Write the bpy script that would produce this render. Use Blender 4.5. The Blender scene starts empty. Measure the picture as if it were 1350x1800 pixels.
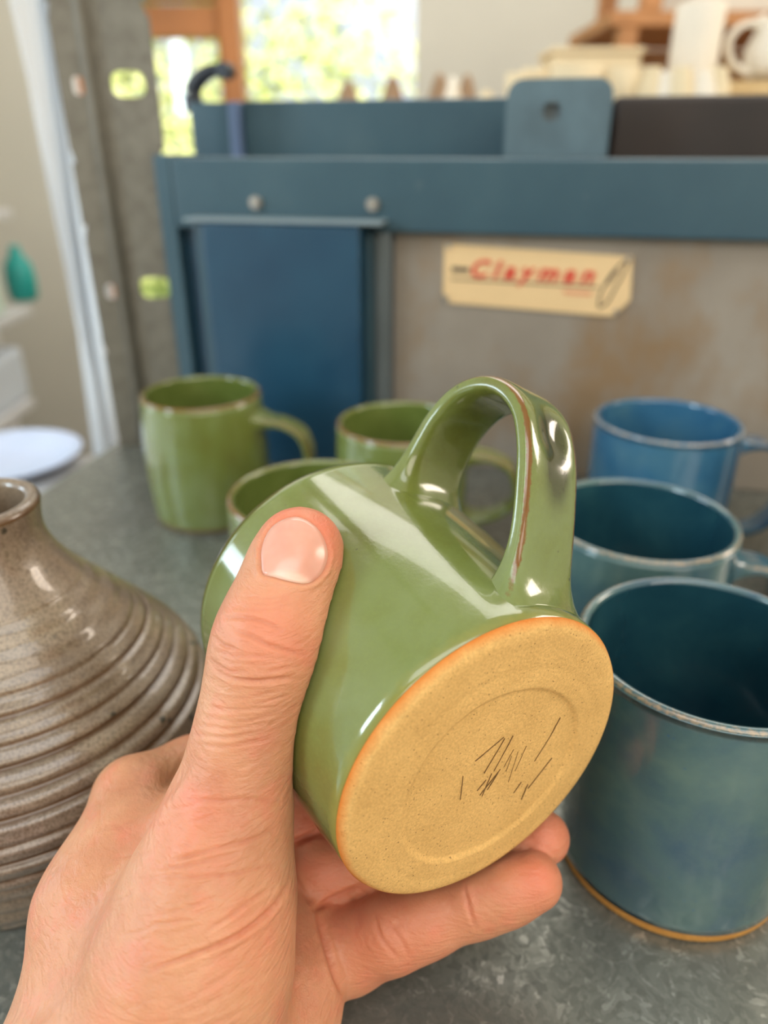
import bpy, bmesh, math, random
import numpy as np
from mathutils import Vector, Matrix, noise
from mathutils.bvhtree import BVHTree
random.seed(7); rng = np.random.default_rng(7)
SC = bpy.context.scene; COL = SC.collection
R = math.radians; PI = math.pi

# ------------------------------------------------------------------ camera
PITCH = R(26.2); CAMZ = 0.235; FPX = 1300.0
cam_d = bpy.data.cameras.new('camera'); cam = bpy.data.objects.new('camera', cam_d); COL.objects.link(cam)
cam.location = (0, 0, CAMZ); cam.rotation_euler = (PI/2-PITCH, 0, 0)
cam_d.sensor_fit = 'VERTICAL'; cam_d.sensor_height = 36.0; cam_d.lens = 36.0*FPX/1800.0
cam_d.clip_start = 0.01; cam_d.clip_end = 100
cam_d.dof.use_dof = True; cam_d.dof.focus_distance = 0.186; cam_d.dof.aperture_fstop = 6.8
SC.camera = cam
CP, SP = math.cos(PITCH), math.sin(PITCH)
C2W = np.array([[1, 0, 0], [0, -SP, CP], [0, -CP, -SP]])          # right / down / forward -> world
def cw(p):                                                        # camera-frame metres -> world
    p = np.asarray(p, float); return p@C2W.T+np.array([0, 0, CAMZ])
def ray(px, py): return C2W@np.array([(px-675)/FPX, (py-900)/FPX, 1.0])
def at_y(px, py, Y):
    d = ray(px, py); return Vector(d*(Y/d[1]))+Vector((0, 0, CAMZ))
def px_of(W):
    q = (np.asarray(W)-np.array([0, 0, CAMZ]))@C2W
    return 675+FPX*q[:, 0]/q[:, 2], 900+FPX*q[:, 1]/q[:, 2], q[:, 2]

# ------------------------------------------------------------------ light
SC.view_settings.view_transform = 'Standard'; SC.view_settings.look = 'None'
SC.view_settings.gamma = 1.0; SC.view_settings.use_curve_mapping = False
SC.view_settings.exposure = 0.0
w = bpy.data.worlds.new('world'); SC.world = w; w.use_nodes = True
bg = w.node_tree.nodes['Background']; bg.inputs['Color'].default_value = (0.80, 0.90, 1.0, 1); bg.inputs['Strength'].default_value = 1.1
def light(name, kind, loc, target, energy, col, size=None, size_y=None):
    l = bpy.data.lights.new(name, kind); o = bpy.data.objects.new(name, l); COL.objects.link(o)
    o.location = loc; o.rotation_euler = (Vector(target)-Vector(loc)).to_track_quat('-Z', 'Y').to_euler()
    l.energy = energy; l.color = col
    if kind == 'AREA':
        l.shape = 'RECTANGLE'; l.size = size; l.size_y = size_y or size
    return o
sun = light('sun', 'SUN', (2, 1, 4), (0.5, 3.6, 0), 9.0, (1.0, 0.93, 0.80)); sun.data.angle = R(0.6)
light('daylight_left_window', 'AREA', (-1.33, 0.57, 0.29), (0, 0.57, 0.29), 5.0, (0.70, 0.87, 1.0), 0.46, 0.38)
light('daylight_garden_door', 'AREA', (0.55, -1.46, 0.75), (0.3, 0.4, 0.35), 40, (1.0, 0.90, 0.77), 2.0, 1.7)
light('added_overhead_fill', 'AREA', (0.1, -0.55, 1.77), (0.1, -0.3, 0.0), 17, (0.90, 0.95, 1.0), 1.8, 0.9)  # added soft fill below the closed ceiling, for ambient brightness
light('daylight_right_window', 'AREA', (1.67, 0.55, 0.75), (0.0, 0.55, 0.45), 13, (1.0, 0.86, 0.72), 0.5, 0.6)
light('daylight_left_glass_door', 'AREA', (-1.33, -0.35, 0.75), (0, -0.35, 0.75), 17, (0.68, 0.87, 1.0), 0.42, 0.62)
light('added_rear_ceiling_fill', 'AREA', (0.30, 1.95, 1.77), (0.30, 2.0, 0.0), 30, (1.0, 0.96, 0.90), 2.3, 1.1)  # added ceiling fill: brightens the back wall, reflects in the held mug

# ------------------------------------------------------------------ helpers
def tag(o, label=None, cat=None, group=None, kind=None):
    if label: o['label'] = label
    if cat: o['category'] = cat
    if group: o['group'] = group
    if kind: o['kind'] = kind
    return o
def empty(name, loc, label=None, cat=None, group=None, rot=(0, 0, 0)):
    o = bpy.data.objects.new(name, None); COL.objects.link(o); o.location = loc; o.rotation_euler = rot
    o.empty_display_size = 0.02
    return tag(o, label, cat, group)
def obj(name, bm, m, parent=None, smooth=False):
    me = bpy.data.meshes.new(name); bm.normal_update(); bm.to_mesh(me); bm.free()
    return obj_me(name, me, m, parent, smooth)
def obj_me(name, me, m, parent=None, smooth=False):
    if m: me.materials.append(m)
    if smooth: me.polygons.foreach_set('use_smooth', [True]*len(me.polygons))
    o = bpy.data.objects.new(name, me); COL.objects.link(o)
    if parent: o.parent = parent
    return o
def add_box(bm, c, s, bev=0.0, rot=None, seg=2):
    M = Matrix.Translation(c) @ (rot.to_4x4() if rot else Matrix()) @ Matrix.Diagonal((*s, 1))
    g = bmesh.ops.create_cube(bm, size=1.0, matrix=M)
    if bev:
        es = list({e for v in g['verts'] for e in v.link_edges})
        bmesh.ops.bevel(bm, geom=es, offset=bev, segments=seg, affect='EDGES', profile=0.5)
    return bm
def box(c, s, bev=0.0, rot=None): return add_box(bmesh.new(), c, s, bev, rot)
def cyl(bm, p0, p1, r, n=16, r2=None):
    p0, p1 = Vector(p0), Vector(p1); d = p1-p0
    M = Matrix.Translation((p0+p1)/2) @ d.to_track_quat('Z', 'Y').to_matrix().to_4x4()
    bmesh.ops.create_cone(bm, cap_ends=True, segments=n, radius1=r, radius2=r if r2 is None else r2, depth=d.length, matrix=M)
    return bm
def catmull(pts, n):
    P = [np.array(p, float) for p in pts]; P = [2*P[0]-P[1]]+P+[2*P[-1]-P[-2]]; out = []
    for i in range(1, len(P)-2):
        for k in range(n):
            t = k/n; a, b, c, d = P[i-1:i+3]
            out.append(0.5*((2*b)+(c-a)*t+(2*a-5*b+4*c-d)*t*t+(3*b-a-3*c+d)*t**3))
    out.append(P[-2]); return np.array(out)
def lathe(prof, n=128, dr=None, attr=None):
    """prof: list of (r, z); dr(theta, z)->radius offset; attr(list) per profile point -> 'brk'"""
    bm = bmesh.new(); lay = bm.verts.layers.float.new('brk'); rings = []
    for i, (r, z) in enumerate(prof):
        a = attr[i] if attr is not None else 0.0
        if r < 1e-6:
            v = bm.verts.new((0, 0, z)); v[lay] = a; rings.append([v]); continue
        ring = []
        for k in range(n):
            th = 2*PI*k/n; rr = r+(dr(th, z, i) if dr else 0)
            v = bm.verts.new((rr*math.cos(th), rr*math.sin(th), z)); v[lay] = a; ring.append(v)
        rings.append(ring)
    for A, B in zip(rings, rings[1:]):
        for k in range(n):
            k2 = (k+1) % n
            if len(A) == 1 and len(B) == 1: continue
            if len(A) == 1: bm.faces.new((A[0], B[k2], B[k]))
            elif len(B) == 1: bm.faces.new((A[k], A[k2], B[0]))
            else: bm.faces.new((A[k], A[k2], B[k2], B[k]))
    bmesh.ops.recalc_face_normals(bm, faces=bm.faces)
    return bm

# ------------------------------------------------------------------ materials
def mat(name):
    m = bpy.data.materials.new(name); m.use_nodes = True; nt = m.node_tree
    b = nt.nodes['Principled BSDF']; return m, nt, b
def S(nt, b, k, v):
    if isinstance(v, (tuple, list)) and len(v) == 3 and k != 'Subsurface Radius': v = (*v, 1)
    b.inputs[k].default_value = v
def node(nt, t, ins=None, **kw):
    n = nt.nodes.new(t)
    for k, v in kw.items(): setattr(n, k, v)
    for k, v in (ins or {}).items():
        if isinstance(v, bpy.types.NodeSocket): nt.links.new(v, n.inputs[k])
        else: n.inputs[k].default_value = v
    return n
def ramp(nt, fac, stops, interp='LINEAR'):
    n = nt.nodes.new('ShaderNodeValToRGB'); nt.links.new(fac, n.inputs[0]); cr = n.color_ramp; cr.interpolation = interp
    while len(cr.elements) < len(stops): cr.elements.new(0.5)
    for e, (p, c) in zip(cr.elements, stops):
        e.position = p; e.color = (*c, 1) if isinstance(c, tuple) else (c, c, c, 1)
    return n.outputs[0]
def mix(nt, f, a, b, mode='MIX'):
    n = nt.nodes.new('ShaderNodeMix'); n.data_type = 'RGBA'; n.blend_type = mode
    for s, v in ((n.inputs[0], f), (n.inputs[6], a), (n.inputs[7], b)):
        if isinstance(v, bpy.types.NodeSocket): nt.links.new(v, s)
        else: s.default_value = (*v, 1) if isinstance(v, tuple) else v
    return n.outputs[2]
def coord(nt, kind='Object', scale=(1, 1, 1), rot=(0, 0, 0)):
    t = nt.nodes.new('ShaderNodeTexCoord'); mp = nt.nodes.new('ShaderNodeMapping')
    nt.links.new(t.outputs[kind], mp.inputs[0]); mp.inputs['Scale'].default_value = scale; mp.inputs['Rotation'].default_value = rot
    return mp.outputs[0]
def tex(nt, vec, scale, detail=4, rough=0.55, dist=0.0):
    return node(nt, 'ShaderNodeTexNoise', {'Vector': vec, 'Scale': scale, 'Detail': detail, 'Roughness': rough, 'Distortion': dist}).outputs[0]
def attr(nt, name): return node(nt, 'ShaderNodeAttribute', attribute_name=name).outputs['Fac']
def math_(nt, op, a, b=None, c=None):
    n = nt.nodes.new('ShaderNodeMath'); n.operation = op
    for i, v in enumerate((a, b, c)):
        if v is None: continue
        if isinstance(v, bpy.types.NodeSocket): nt.links.new(v, n.inputs[i])
        else: n.inputs[i].default_value = v
    return n.outputs[0]
def bump(nt, b, h, strength, dist, prev=None):
    n = node(nt, 'ShaderNodeBump', {'Height': h, 'Strength': strength, 'Distance': dist})
    if prev: nt.links.new(prev, n.inputs['Normal'])
    nt.links.new(n.outputs[0], b.inputs['Normal']); return n.outputs[0]
def simple(name, col, rough=0.5, metal=0.0, var=0.12, scale=20, bmp=0.0, coat=0.0, spec=0.5):
    m, nt, b = mat(name); v = coord(nt); n = tex(nt, v, scale)
    c2 = tuple(max(0, c*(1-var)) for c in col); c3 = tuple(min(1, c*(1+var)) for c in col)
    nt.links.new(ramp(nt, n, [(0.3, c2), (0.7, c3)]), b.inputs['Base Color'])
    S(nt, b, 'Roughness', rough); S(nt, b, 'Metallic', metal); S(nt, b, 'Coat Weight', coat); S(nt, b, 'Specular IOR Level', spec)
    if bmp: bump(nt, b, tex(nt, v, scale*6), bmp, 0.001)
    return m

def glaze(name, a, b_, c_, rust, spots=(0.05, 0.05, 0.03), zbot=None, sc=1.0):
    m, nt, b = mat(name); v = coord(nt)
    n1 = tex(nt, v, 26*sc, 4, 0.6, 0.4); n2 = tex(nt, v, 900, 2, 0.6); n3 = tex(nt, coord(nt, scale=(1, 1, 0.35)), 70*sc, 3)
    base = ramp(nt, n1, [(0.30, a), (0.5, b_), (0.72, c_)])
    base = mix(nt, ramp(nt, n2, [(0.45, 0.0), (0.75, 0.16)]), base, tuple(min(1, x*1.5) for x in b_))
    base = mix(nt, ramp(nt, n3, [(0.5, 0.0), (0.8, 0.35)]), base, c_)
    # iron specks
    vo = node(nt, 'ShaderNodeTexVoronoi', {'Vector': v, 'Scale': 210.0}); 
    sp = ramp(nt, vo.outputs['Distance'], [(0.06, 1.0), (0.11, 0.0)])
    sel = ramp(nt, tex(nt, v, 95, 1), [(0.56, 0.0), (0.60, 0.8)])
    base = mix(nt, math_(nt, 'MULTIPLY', sp, sel), base, spots)
    if zbot:   # glaze thins and yellows towards the foot
        z = node(nt, 'ShaderNodeSeparateXYZ', {0: v}).outputs[2]
        zz = math_(nt, 'ADD', z, math_(nt, 'MULTIPLY', math_(nt, 'SUBTRACT', tex(nt, v, 400, 3), 0.5), 0.004))
        f = ramp(nt, math_(nt, 'MULTIPLY', zz, 100.0), [(0.25, 0.75), (0.62, 0.0)])
        base = mix(nt, f, base, zbot)
    br = math_(nt, 'ADD', attr(nt, 'brk'), math_(nt, 'MULTIPLY', math_(nt, 'SUBTRACT', tex(nt, v, 500, 4, 0.7), 0.5), 0.9))
    base = mix(nt, ramp(nt, br, [(0.45, 0.0), (0.72, 1.0)]), base, rust)
    dk = attr(nt, 'pool'); base = mix(nt, math_(nt, 'MULTIPLY', dk, ramp(nt, n1, [(0.3, 1.0), (0.75, 0.75)])), base, (0.024, 0.020, 0.002))
    nt.links.new(base, b.inputs['Base Color'])
    S(nt, b, 'Roughness', 0.16); S(nt, b, 'Coat Weight', 0.7); S(nt, b, 'Coat Roughness', 0.025); S(nt, b, 'IOR', 1.52)
    p = bump(nt, b, tex(nt, v, 28, 2), 0.25, 0.004); bump(nt, b, n2, 0.05, 0.0006, p)
    return m
def clay(name, a, b_, edge):
    m, nt, b = mat(name); v = coord(nt)
    c = ramp(nt, tex(nt, v, 60, 5, 0.6), [(0.3, a), (0.7, b_)])
    c = mix(nt, ramp(nt, tex(nt, v, 1300, 3, 0.7), [(0.40, 0.35), (0.60, 0.0)]), c, tuple(x*0.55 for x in a))
    c = mix(nt, ramp(nt, tex(nt, v, 1900, 2, 0.7), [(0.60, 0.0), (0.75, 0.5)]), c, tuple(min(1, x*1.25) for x in b_))
    vo = node(nt, 'ShaderNodeTexVoronoi', {'Vector': v, 'Scale': 900.0})
    sel = ramp(nt, tex(nt, v, 420, 1), [(0.48, 0.0), (0.56, 0.9)])
    c = mix(nt, math_(nt, 'MULTIPLY', ramp(nt, vo.outputs['Distance'], [(0.10, 1.0), (0.2, 0.0)]), sel), c, (0.10, 0.055, 0.02))
    e = math_(nt, 'ADD', attr(nt, 'brk'), math_(nt, 'MULTIPLY', math_(nt, 'SUBTRACT', tex(nt, v, 150, 4, 0.6), 0.5), 0.5))
    c = mix(nt, ramp(nt, e, [(0.30, 0.0), (0.95, 1.0)]), c, edge)
    nt.links.new(c, b.inputs['Base Color']); S(nt, b, 'Roughness', 0.72); S(nt, b, 'Specular IOR Level', 0.25)
    p = bump(nt, b, tex(nt, v, 900, 4, 0.7), 0.5, 0.0006); bump(nt, b, tex(nt, v, 140, 3), 0.3, 0.0012, p)
    return m

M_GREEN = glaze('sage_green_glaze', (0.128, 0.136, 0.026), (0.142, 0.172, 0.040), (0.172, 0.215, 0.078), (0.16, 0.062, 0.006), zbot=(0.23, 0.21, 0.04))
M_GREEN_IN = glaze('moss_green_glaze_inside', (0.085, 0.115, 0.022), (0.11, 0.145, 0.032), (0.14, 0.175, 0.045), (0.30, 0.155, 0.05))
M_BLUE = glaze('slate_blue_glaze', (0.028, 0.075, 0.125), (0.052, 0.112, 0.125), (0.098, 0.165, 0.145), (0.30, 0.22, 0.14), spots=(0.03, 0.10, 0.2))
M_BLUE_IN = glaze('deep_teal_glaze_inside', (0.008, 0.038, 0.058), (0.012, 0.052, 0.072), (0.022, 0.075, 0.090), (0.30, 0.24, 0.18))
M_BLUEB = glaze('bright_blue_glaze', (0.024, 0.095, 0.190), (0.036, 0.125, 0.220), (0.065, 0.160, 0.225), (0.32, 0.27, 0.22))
M_CLAY = clay('buff_stoneware', (0.66, 0.39, 0.130), (0.80, 0.49, 0.175), (0.55, 0.17, 0.025))
M_FOOT = clay('toasted_stoneware', (0.58, 0.28, 0.06), (0.68, 0.36, 0.10), (0.45, 0.17, 0.03))
M_FOOTD = clay('dark_stoneware_foot', (0.25, 0.17, 0.07), (0.30, 0.2, 0.09), (0.2, 0.1, 0.03))

# ------------------------------------------------------------------ the room shell
def struct(name, bm, m, parent=None):
    o = obj(name, bm, m, parent); o['kind'] = 'structure' if not parent else None
    if parent: del o['kind']
    return o
M_WALL = simple('warm_white_plaster', (0.60, 0.58, 0.50), 0.85, var=0.03, scale=3)
M_WALLL = simple('pale_side_wall_paint', (0.80, 0.79, 0.77), 0.85, var=0.04, scale=3)
M_CEIL = simple('white_ceiling_paint', (0.75, 0.74, 0.70), 0.9, var=0.03, scale=3)
M_FLOOR = simple('grey_concrete_floor', (0.30, 0.28, 0.26), 0.7, var=0.2, scale=3)
M_PINE = simple('orange_varnished_pine', (0.46, 0.175, 0.045), 0.4, var=0.2, scale=5)
XL, XR, YB, YF, Z0, Z1 = -1.35, 1.7, 2.6, -1.5, -0.86, 1.8
struct('floor', box(((XL+XR)/2, (YB+YF)/2, Z0-0.05), (XR-XL+0.3, YB-YF+0.3, 0.1)), M_FLOOR)
struct('ceiling', box(((XL+XR)/2, (YB+YF)/2, Z1+0.05), (XR-XL+0.3, YB-YF+0.3, 0.1)), M_CEIL)
struct('wall_right', box((XR+0.05, (YB+YF)/2, (Z0+Z1)/2), (0.1, YB-YF+0.1, Z1-Z0)), M_WALL)
struct('wall_left', box((XL-0.05, (YB+YF)/2, (Z0+Z1)/2), (0.1, YB-YF+0.1, Z1-Z0)), M_WALLL)
struct('wall_front', box(((XL+XR)/2, YF-0.05, (Z0+Z1)/2), (XR-XL, 0.1, Z1-Z0)), M_WALL)
# back wall: a glazed timber door at the left of a window, one opening
wl = at_y(118, 149, YB).x; wr = at_y(733, 100, YB).x; wb = at_y(560, 230, YB).z; wt = 1.65
xm0, xm1 = at_y(391, 100, YB).x, at_y(425, 100, YB).x; xst = at_y(166, 149, YB).x; zr0 = at_y(330, 66, YB).z; zr1 = at_y(330, 22, YB).z
bm = bmesh.new()
add_box(bm, ((XL+wl)/2, YB+0.06, (Z0+Z1)/2), (wl-XL, 0.12, Z1-Z0))
add_box(bm, ((XR+wr)/2, YB+0.06, (Z0+Z1)/2), (XR-wr, 0.12, Z1-Z0))
add_box(bm, ((xm0+wr)/2, YB+0.06, (Z0+wb)/2), (wr-xm0, 0.12, wb-Z0))
add_box(bm, ((wl+wr)/2, YB+0.06, (wt+Z1)/2), (wr-wl, 0.12, Z1-wt))
struct('wall_back', bm, M_WALL)
win = empty('window_1', ((xm1+wr)/2, YB+0.03, wb)); win['kind'] = 'structure'
dor = empty('door_1', ((wl+xm0)/2, YB+0.03, Z0)); dor['kind'] = 'structure'
def wpart(name, x0, x1, z0, z1, m=M_PINE, d=0.06, y=YB+0.03, b=0.004, p=None):
    p = p or win
    return obj(name, box(((x0+x1)/2-p.location.x, y-p.location.y, (z0+z1)/2-p.location.z), (x1-x0, d, z1-z0), b), m, p)
wpart('mullion', xm0+0.001, xm1, wb, wt, d=0.09)
wpart('sill', xm1, wr, wb-0.03, wb+0.004, d=0.10)
wpart('window_frame', xm1+0.001, wr, wt-0.05, wt)
wpart('stile', wl, xst, Z0, wt, p=dor); wpart('stile', xm0-0.012, xm0, Z0, wt, p=dor)
wpart('top_rail', xst+0.001, xm0-0.013, zr0, zr1+0.02, p=dor)
wpart('upper_rail', xst+0.001, xm0-0.013, zr1+0.03, wt, d=0.075, p=dor)
wpart('bottom_rail', xst+0.001, xm0-0.013, Z0, Z0+0.18, p=dor)
m, nt, b = mat('window_glass'); S(nt, b, 'Base Color', (1, 1, 1)); S(nt, b, 'Roughness', 0.0)
tr = nt.nodes.new('ShaderNodeBsdfTransparent'); gl = nt.nodes.new('ShaderNodeBsdfGlossy'); gl.inputs['Roughness'].default_value = 0.02
mx = nt.nodes.new('ShaderNodeMixShader'); mx.inputs[0].default_value = 0.05
nt.links.new(tr.outputs[0], mx.inputs[1]); nt.links.new(gl.outputs[0], mx.inputs[2]); nt.links.new(mx.outputs[0], nt.nodes['Material Output'].inputs[0])
M_GLASS = m
wpart('pane', xst+0.001, xm0-0.013, Z0+0.181, zr0-0.001, M_GLASS, 0.004, YB+0.035, 0, dor)
wpart('pane', xm1, wr, wb, wt-0.05, M_GLASS, 0.004, YB+0.035, 0)

# garden outside: leafy hedges, countable only as foliage
m, nt, b = mat('sunlit_leaves'); 
oi = tex(nt, coord(nt), 3.0, 3)
nt.links.new(ramp(nt, oi, [(0.35, (0.52, 0.62, 0.18)), (0.5, (0.74, 0.78, 0.34)), (0.65, (0.90, 0.88, 0.55))]), b.inputs['Base Color'])
S(nt, b, 'Roughness', 0.5); M_LEAF = m
def hedge(name, x0, x1, y0, y1, z0, z1, n, label, gap=-0.02):
    V, F = [], []
    for i in range(n):
        p = Vector((random.uniform(x0, x1), random.uniform(y0, y1), random.uniform(z0, z1)))
        top = z1-0.5*(z1-z0)*noise.noise(Vector((p.x*0.9, p.y, 3.1)))**2
        if p.z > top: continue
        if noise.noise(p*1.3) < gap+0.10*(p.z > 0.9): continue
        s = random.uniform(0.03, 0.055); d = Vector((random.gauss(0, 1), random.gauss(0, 1), random.gauss(0, 1))).normalized()
        e = d.orthogonal().normalized(); k = len(V); bend = d.cross(e)*s*0.25
        V += [p-d*s, p+e*s*0.45+bend, p+d*s, p-e*s*0.45+bend, p]
        F += [(k, k+1, k+4), (k+1, k+2, k+4), (k+2, k+3, k+4), (k+3, k, k+4)]
    me = bpy.data.meshes.new(name); me.from_pydata([tuple(v) for v in V], [], F)
    o = obj_me(name, me, M_LEAF); tag(o, label, 'foliage', kind='stuff'); return o
hedge('foliage', -3.4, 1.6, 3.9, 4.9, -0.8, 3.0, 24000, 'bright sunlit green garden foliage seen blurred through the window')
hedge('foliage', -3.6, -0.85, 5.05, 5.8, -0.8, 3.4, 22000, 'second, farther bank of sunlit green foliage behind the glazed door', -0.4)
struct('ground_outside', box((0, 6.0, Z0-0.1), (16, 6.6, 0.1)), simple('sunlit_grass', (0.35, 0.45, 0.12), 0.9, scale=4))

# ------------------------------------------------------------------ workbench
TU = Vector((0.9749, -0.2228, 0)).normalized(); TN = Vector((-TU.y, TU.x, 0))      # along the back edge / away from camera
TR = Matrix((TU, TN, Vector((0, 0, 1)))).transposed()
BK = Vector((0, 0.566, 0))                                                          # a point of the table's back edge
m, nt, b = mat('galvanised_steel_sheet'); v = coord(nt)
vd = node(nt, 'ShaderNodeVectorMath', {0: v, 1: node(nt, 'ShaderNodeTexNoise', {'Vector': v, 'Scale': 55.0, 'Detail': 3.0}).outputs['Color']}, operation='MULTIPLY_ADD')
vd.inputs[1].default_value = (1, 1, 1)
nz = node(nt, 'ShaderNodeTexNoise', {'Vector': v, 'Scale': 60.0, 'Detail': 4.0}); sc_ = node(nt, 'ShaderNodeVectorMath', {0: nz.outputs['Color']}, operation='SCALE'); sc_.inputs['Scale'].default_value = 0.022
ad = node(nt, 'ShaderNodeVectorMath', {0: v, 1: sc_.outputs[0]}, operation='ADD')
vo = node(nt, 'ShaderNodeTexVoronoi', {'Vector': ad.outputs[0], 'Scale': 300.0}); vo2 = node(nt, 'ShaderNodeTexVoronoi', {'Vector': ad.outputs[0], 'Scale': 560.0})
g1 = node(nt, 'ShaderNodeSeparateColor', {0: vo.outputs['Color']}); g2 = node(nt, 'ShaderNodeSeparateColor', {0: vo2.outputs['Color']})
gg = math_(nt, 'MULTIPLY', math_(nt, 'ADD', g1.outputs[0], g2.outputs[1]), 0.5)
cc = ramp(nt, gg, [(0.1, (0.165, 0.174, 0.155)), (0.5, (0.23, 0.242, 0.215)), (0.78, (0.29, 0.30, 0.265)), (0.95, (0.50, 0.50, 0.46))])
cc = mix(nt, ramp(nt, tex(nt, v, 9, 4), [(0.45, 0.0), (0.7, 0.5)]), cc, (0.17, 0.165, 0.15))
nt.links.new(cc, b.inputs['Base Color']); S(nt, b, 'Metallic', 0.68)
nt.links.new(ramp(nt, gg, [(0.0, 0.50), (1.0, 0.30)]), b.inputs['Roughness'])
nm = node(nt, 'ShaderNodeVectorMath', {0: vo.outputs['Color'], 1: (0.5, 0.5, 0.5)}, operation='SUBTRACT')
bump(nt, b, gg, 0.7, 0.0014); M_GALV = m
bench = empty('workbench', (0.02, 0.25, Z0), 'long workbench topped with spangled galvanised steel sheet', 'workbench')
def bpart(name, corners, z0, z1, m, bev=0.0008):
    bm = bmesh.new(); lo = [bm.verts.new((x, y, z0)) for x, y in corners]; hi = [bm.verts.new((x, y, z1)) for x, y in corners]
    bm.faces.new(hi); bm.faces.new(lo[::-1]); n = len(lo)
    for i in range(n): bm.faces.new((lo[i], lo[(i+1) % n], hi[(i+1) % n], hi[i]))
    bmesh.ops.recalc_face_normals(bm, faces=bm.faces)
    if bev: bmesh.ops.bevel(bm, geom=list(bm.edges), offset=bev, segments=2, affect='EDGES')
    for vv in bm.verts: vv.co -= bench.location
    return obj(name, bm, m, bench)
Lb = BK+TU*(-0.247); Rb = BK+TU*0.95; Lf = Lb-TN*0.95; Rf = Rb-TN*0.55
Lf = Vector((-0.375, -0.02, 0)); Rf = Vector((0.80, -0.02, 0)); 
Bb = TN*0.30
bpart('bench_top', [(p.x, p.y) for p in (Lf, Rf, Rb+Bb, Lb+Bb)], -0.003, 0.0, M_GALV)
bpart('bench_core', [(p.x, p.y) for p in (Lf*0.995, Rf*0.995, Rb+Bb, Lb+Bb+TU*0.004)], -0.035, -0.0032, simple('plywood_edge', (0.45, 0.33, 0.20), 0.7))
for p in (Lf+Vector((0.05, 0.05, 0)), Rf+Vector((-0.06, 0.05, 0)), Rb+TN*0.2-TU*0.1, Lb+TN*0.2+TU*0.06):
    obj('leg', box(p+Vector((0, 0, (Z0-0.036)/2))-bench.location, (0.05, 0.05, -Z0-0.037), 0.003), M_GALV, bench)

# ------------------------------------------------------------------ mugs
def handle_bm(cl, wid, th, n=18, sub=10, w_end=1.5, dimple=None, flare=0.012):
    """cl: (r, z) centre line from the lower to the upper join, loft of a rounded strap in the x-z plane"""
    C = catmull(cl, sub); r0 = 0.043; L = np.concatenate([[0], np.cumsum(np.linalg.norm(np.diff(C, axis=0), axis=1))])
    T = np.gradient(C, axis=0); T /= np.linalg.norm(T, axis=1)[:, None]
    cen = C.mean(0); bm = bmesh.new(); lb = bm.verts.layers.float.new('brk'); lp = bm.verts.layers.float.new('pool'); rings = []
    for i, (c, t) in enumerate(zip(C, T)):
        N = np.array([-t[1], t[0]]);
        if N@(c-cen) < 0: N = -N
        if i and N@pn < 0: N = -N
        pn = N
        e = min(L[i], L[-1]-L[i]); fl = math.exp(-(e/flare)**1.2*2.0); f2 = math.exp(-(e/0.006)*1.5); ww = wid*(1+0.26*fl+0.30*f2); tt = th*(1+0.7*fl+1.4*f2)
        ring = []
        for k in range(4*n):
            a = 2*PI*k/(4*n); ca, sa = math.cos(a), math.sin(a); ex = 0.62
            bx = math.copysign(abs(ca)**ex, ca); ny = math.copysign(abs(sa)**ex, sa)
            y = bx*ww; nn = ny*tt*(1-0.16*(1-bx*bx)*(1 if ny > 0 else 0.5))
            brk = math.exp(-((abs(bx)-0.93)/0.12)**2)*max(0, min(1, (ny-0.15)/0.5))*0.95*(1-0.7*fl) if ny > 0 else math.exp(-((abs(bx)-0.95)/0.08)**2)*0.32*(1-fl)
            pool = 0
            if dimple and ny > 0:
                q = ((L[i]/L[-1]-dimple[0])/dimple[1])**2+((bx-0.12)/0.50)**2
                g = math.exp(-q); nn -= dimple[2]*g
                tail = math.exp(-((L[i]/L[-1]-dimple[0]+0.075)/(dimple[1]*1.55))**2-((bx-0.10)/0.40)**2); pool = min(1, max(g, tail)**1.2*2.4)
            wr_ = math.exp(-(e/0.010)**2)*(r0-math.sqrt(max(1e-6, r0*r0-min(abs(y), r0*0.9)**2))); p = (c[0]+N[0]*nn-wr_, y, c[1]+N[1]*nn)
            v_ = bm.verts.new(p); v_[lb] = brk; v_[lp] = pool; ring.append(v_)
        rings.append(ring)
    for A, B in zip(rings, rings[1:]):
        m_ = len(A)
        for k in range(m_): bm.faces.new((A[k], A[(k+1) % m_], B[(k+1) % m_], B[k]))
    bm.faces.new(rings[0]); bm.faces.new(rings[-1][::-1])
    bmesh.ops.recalc_face_normals(bm, faces=bm.faces); return bm
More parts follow.
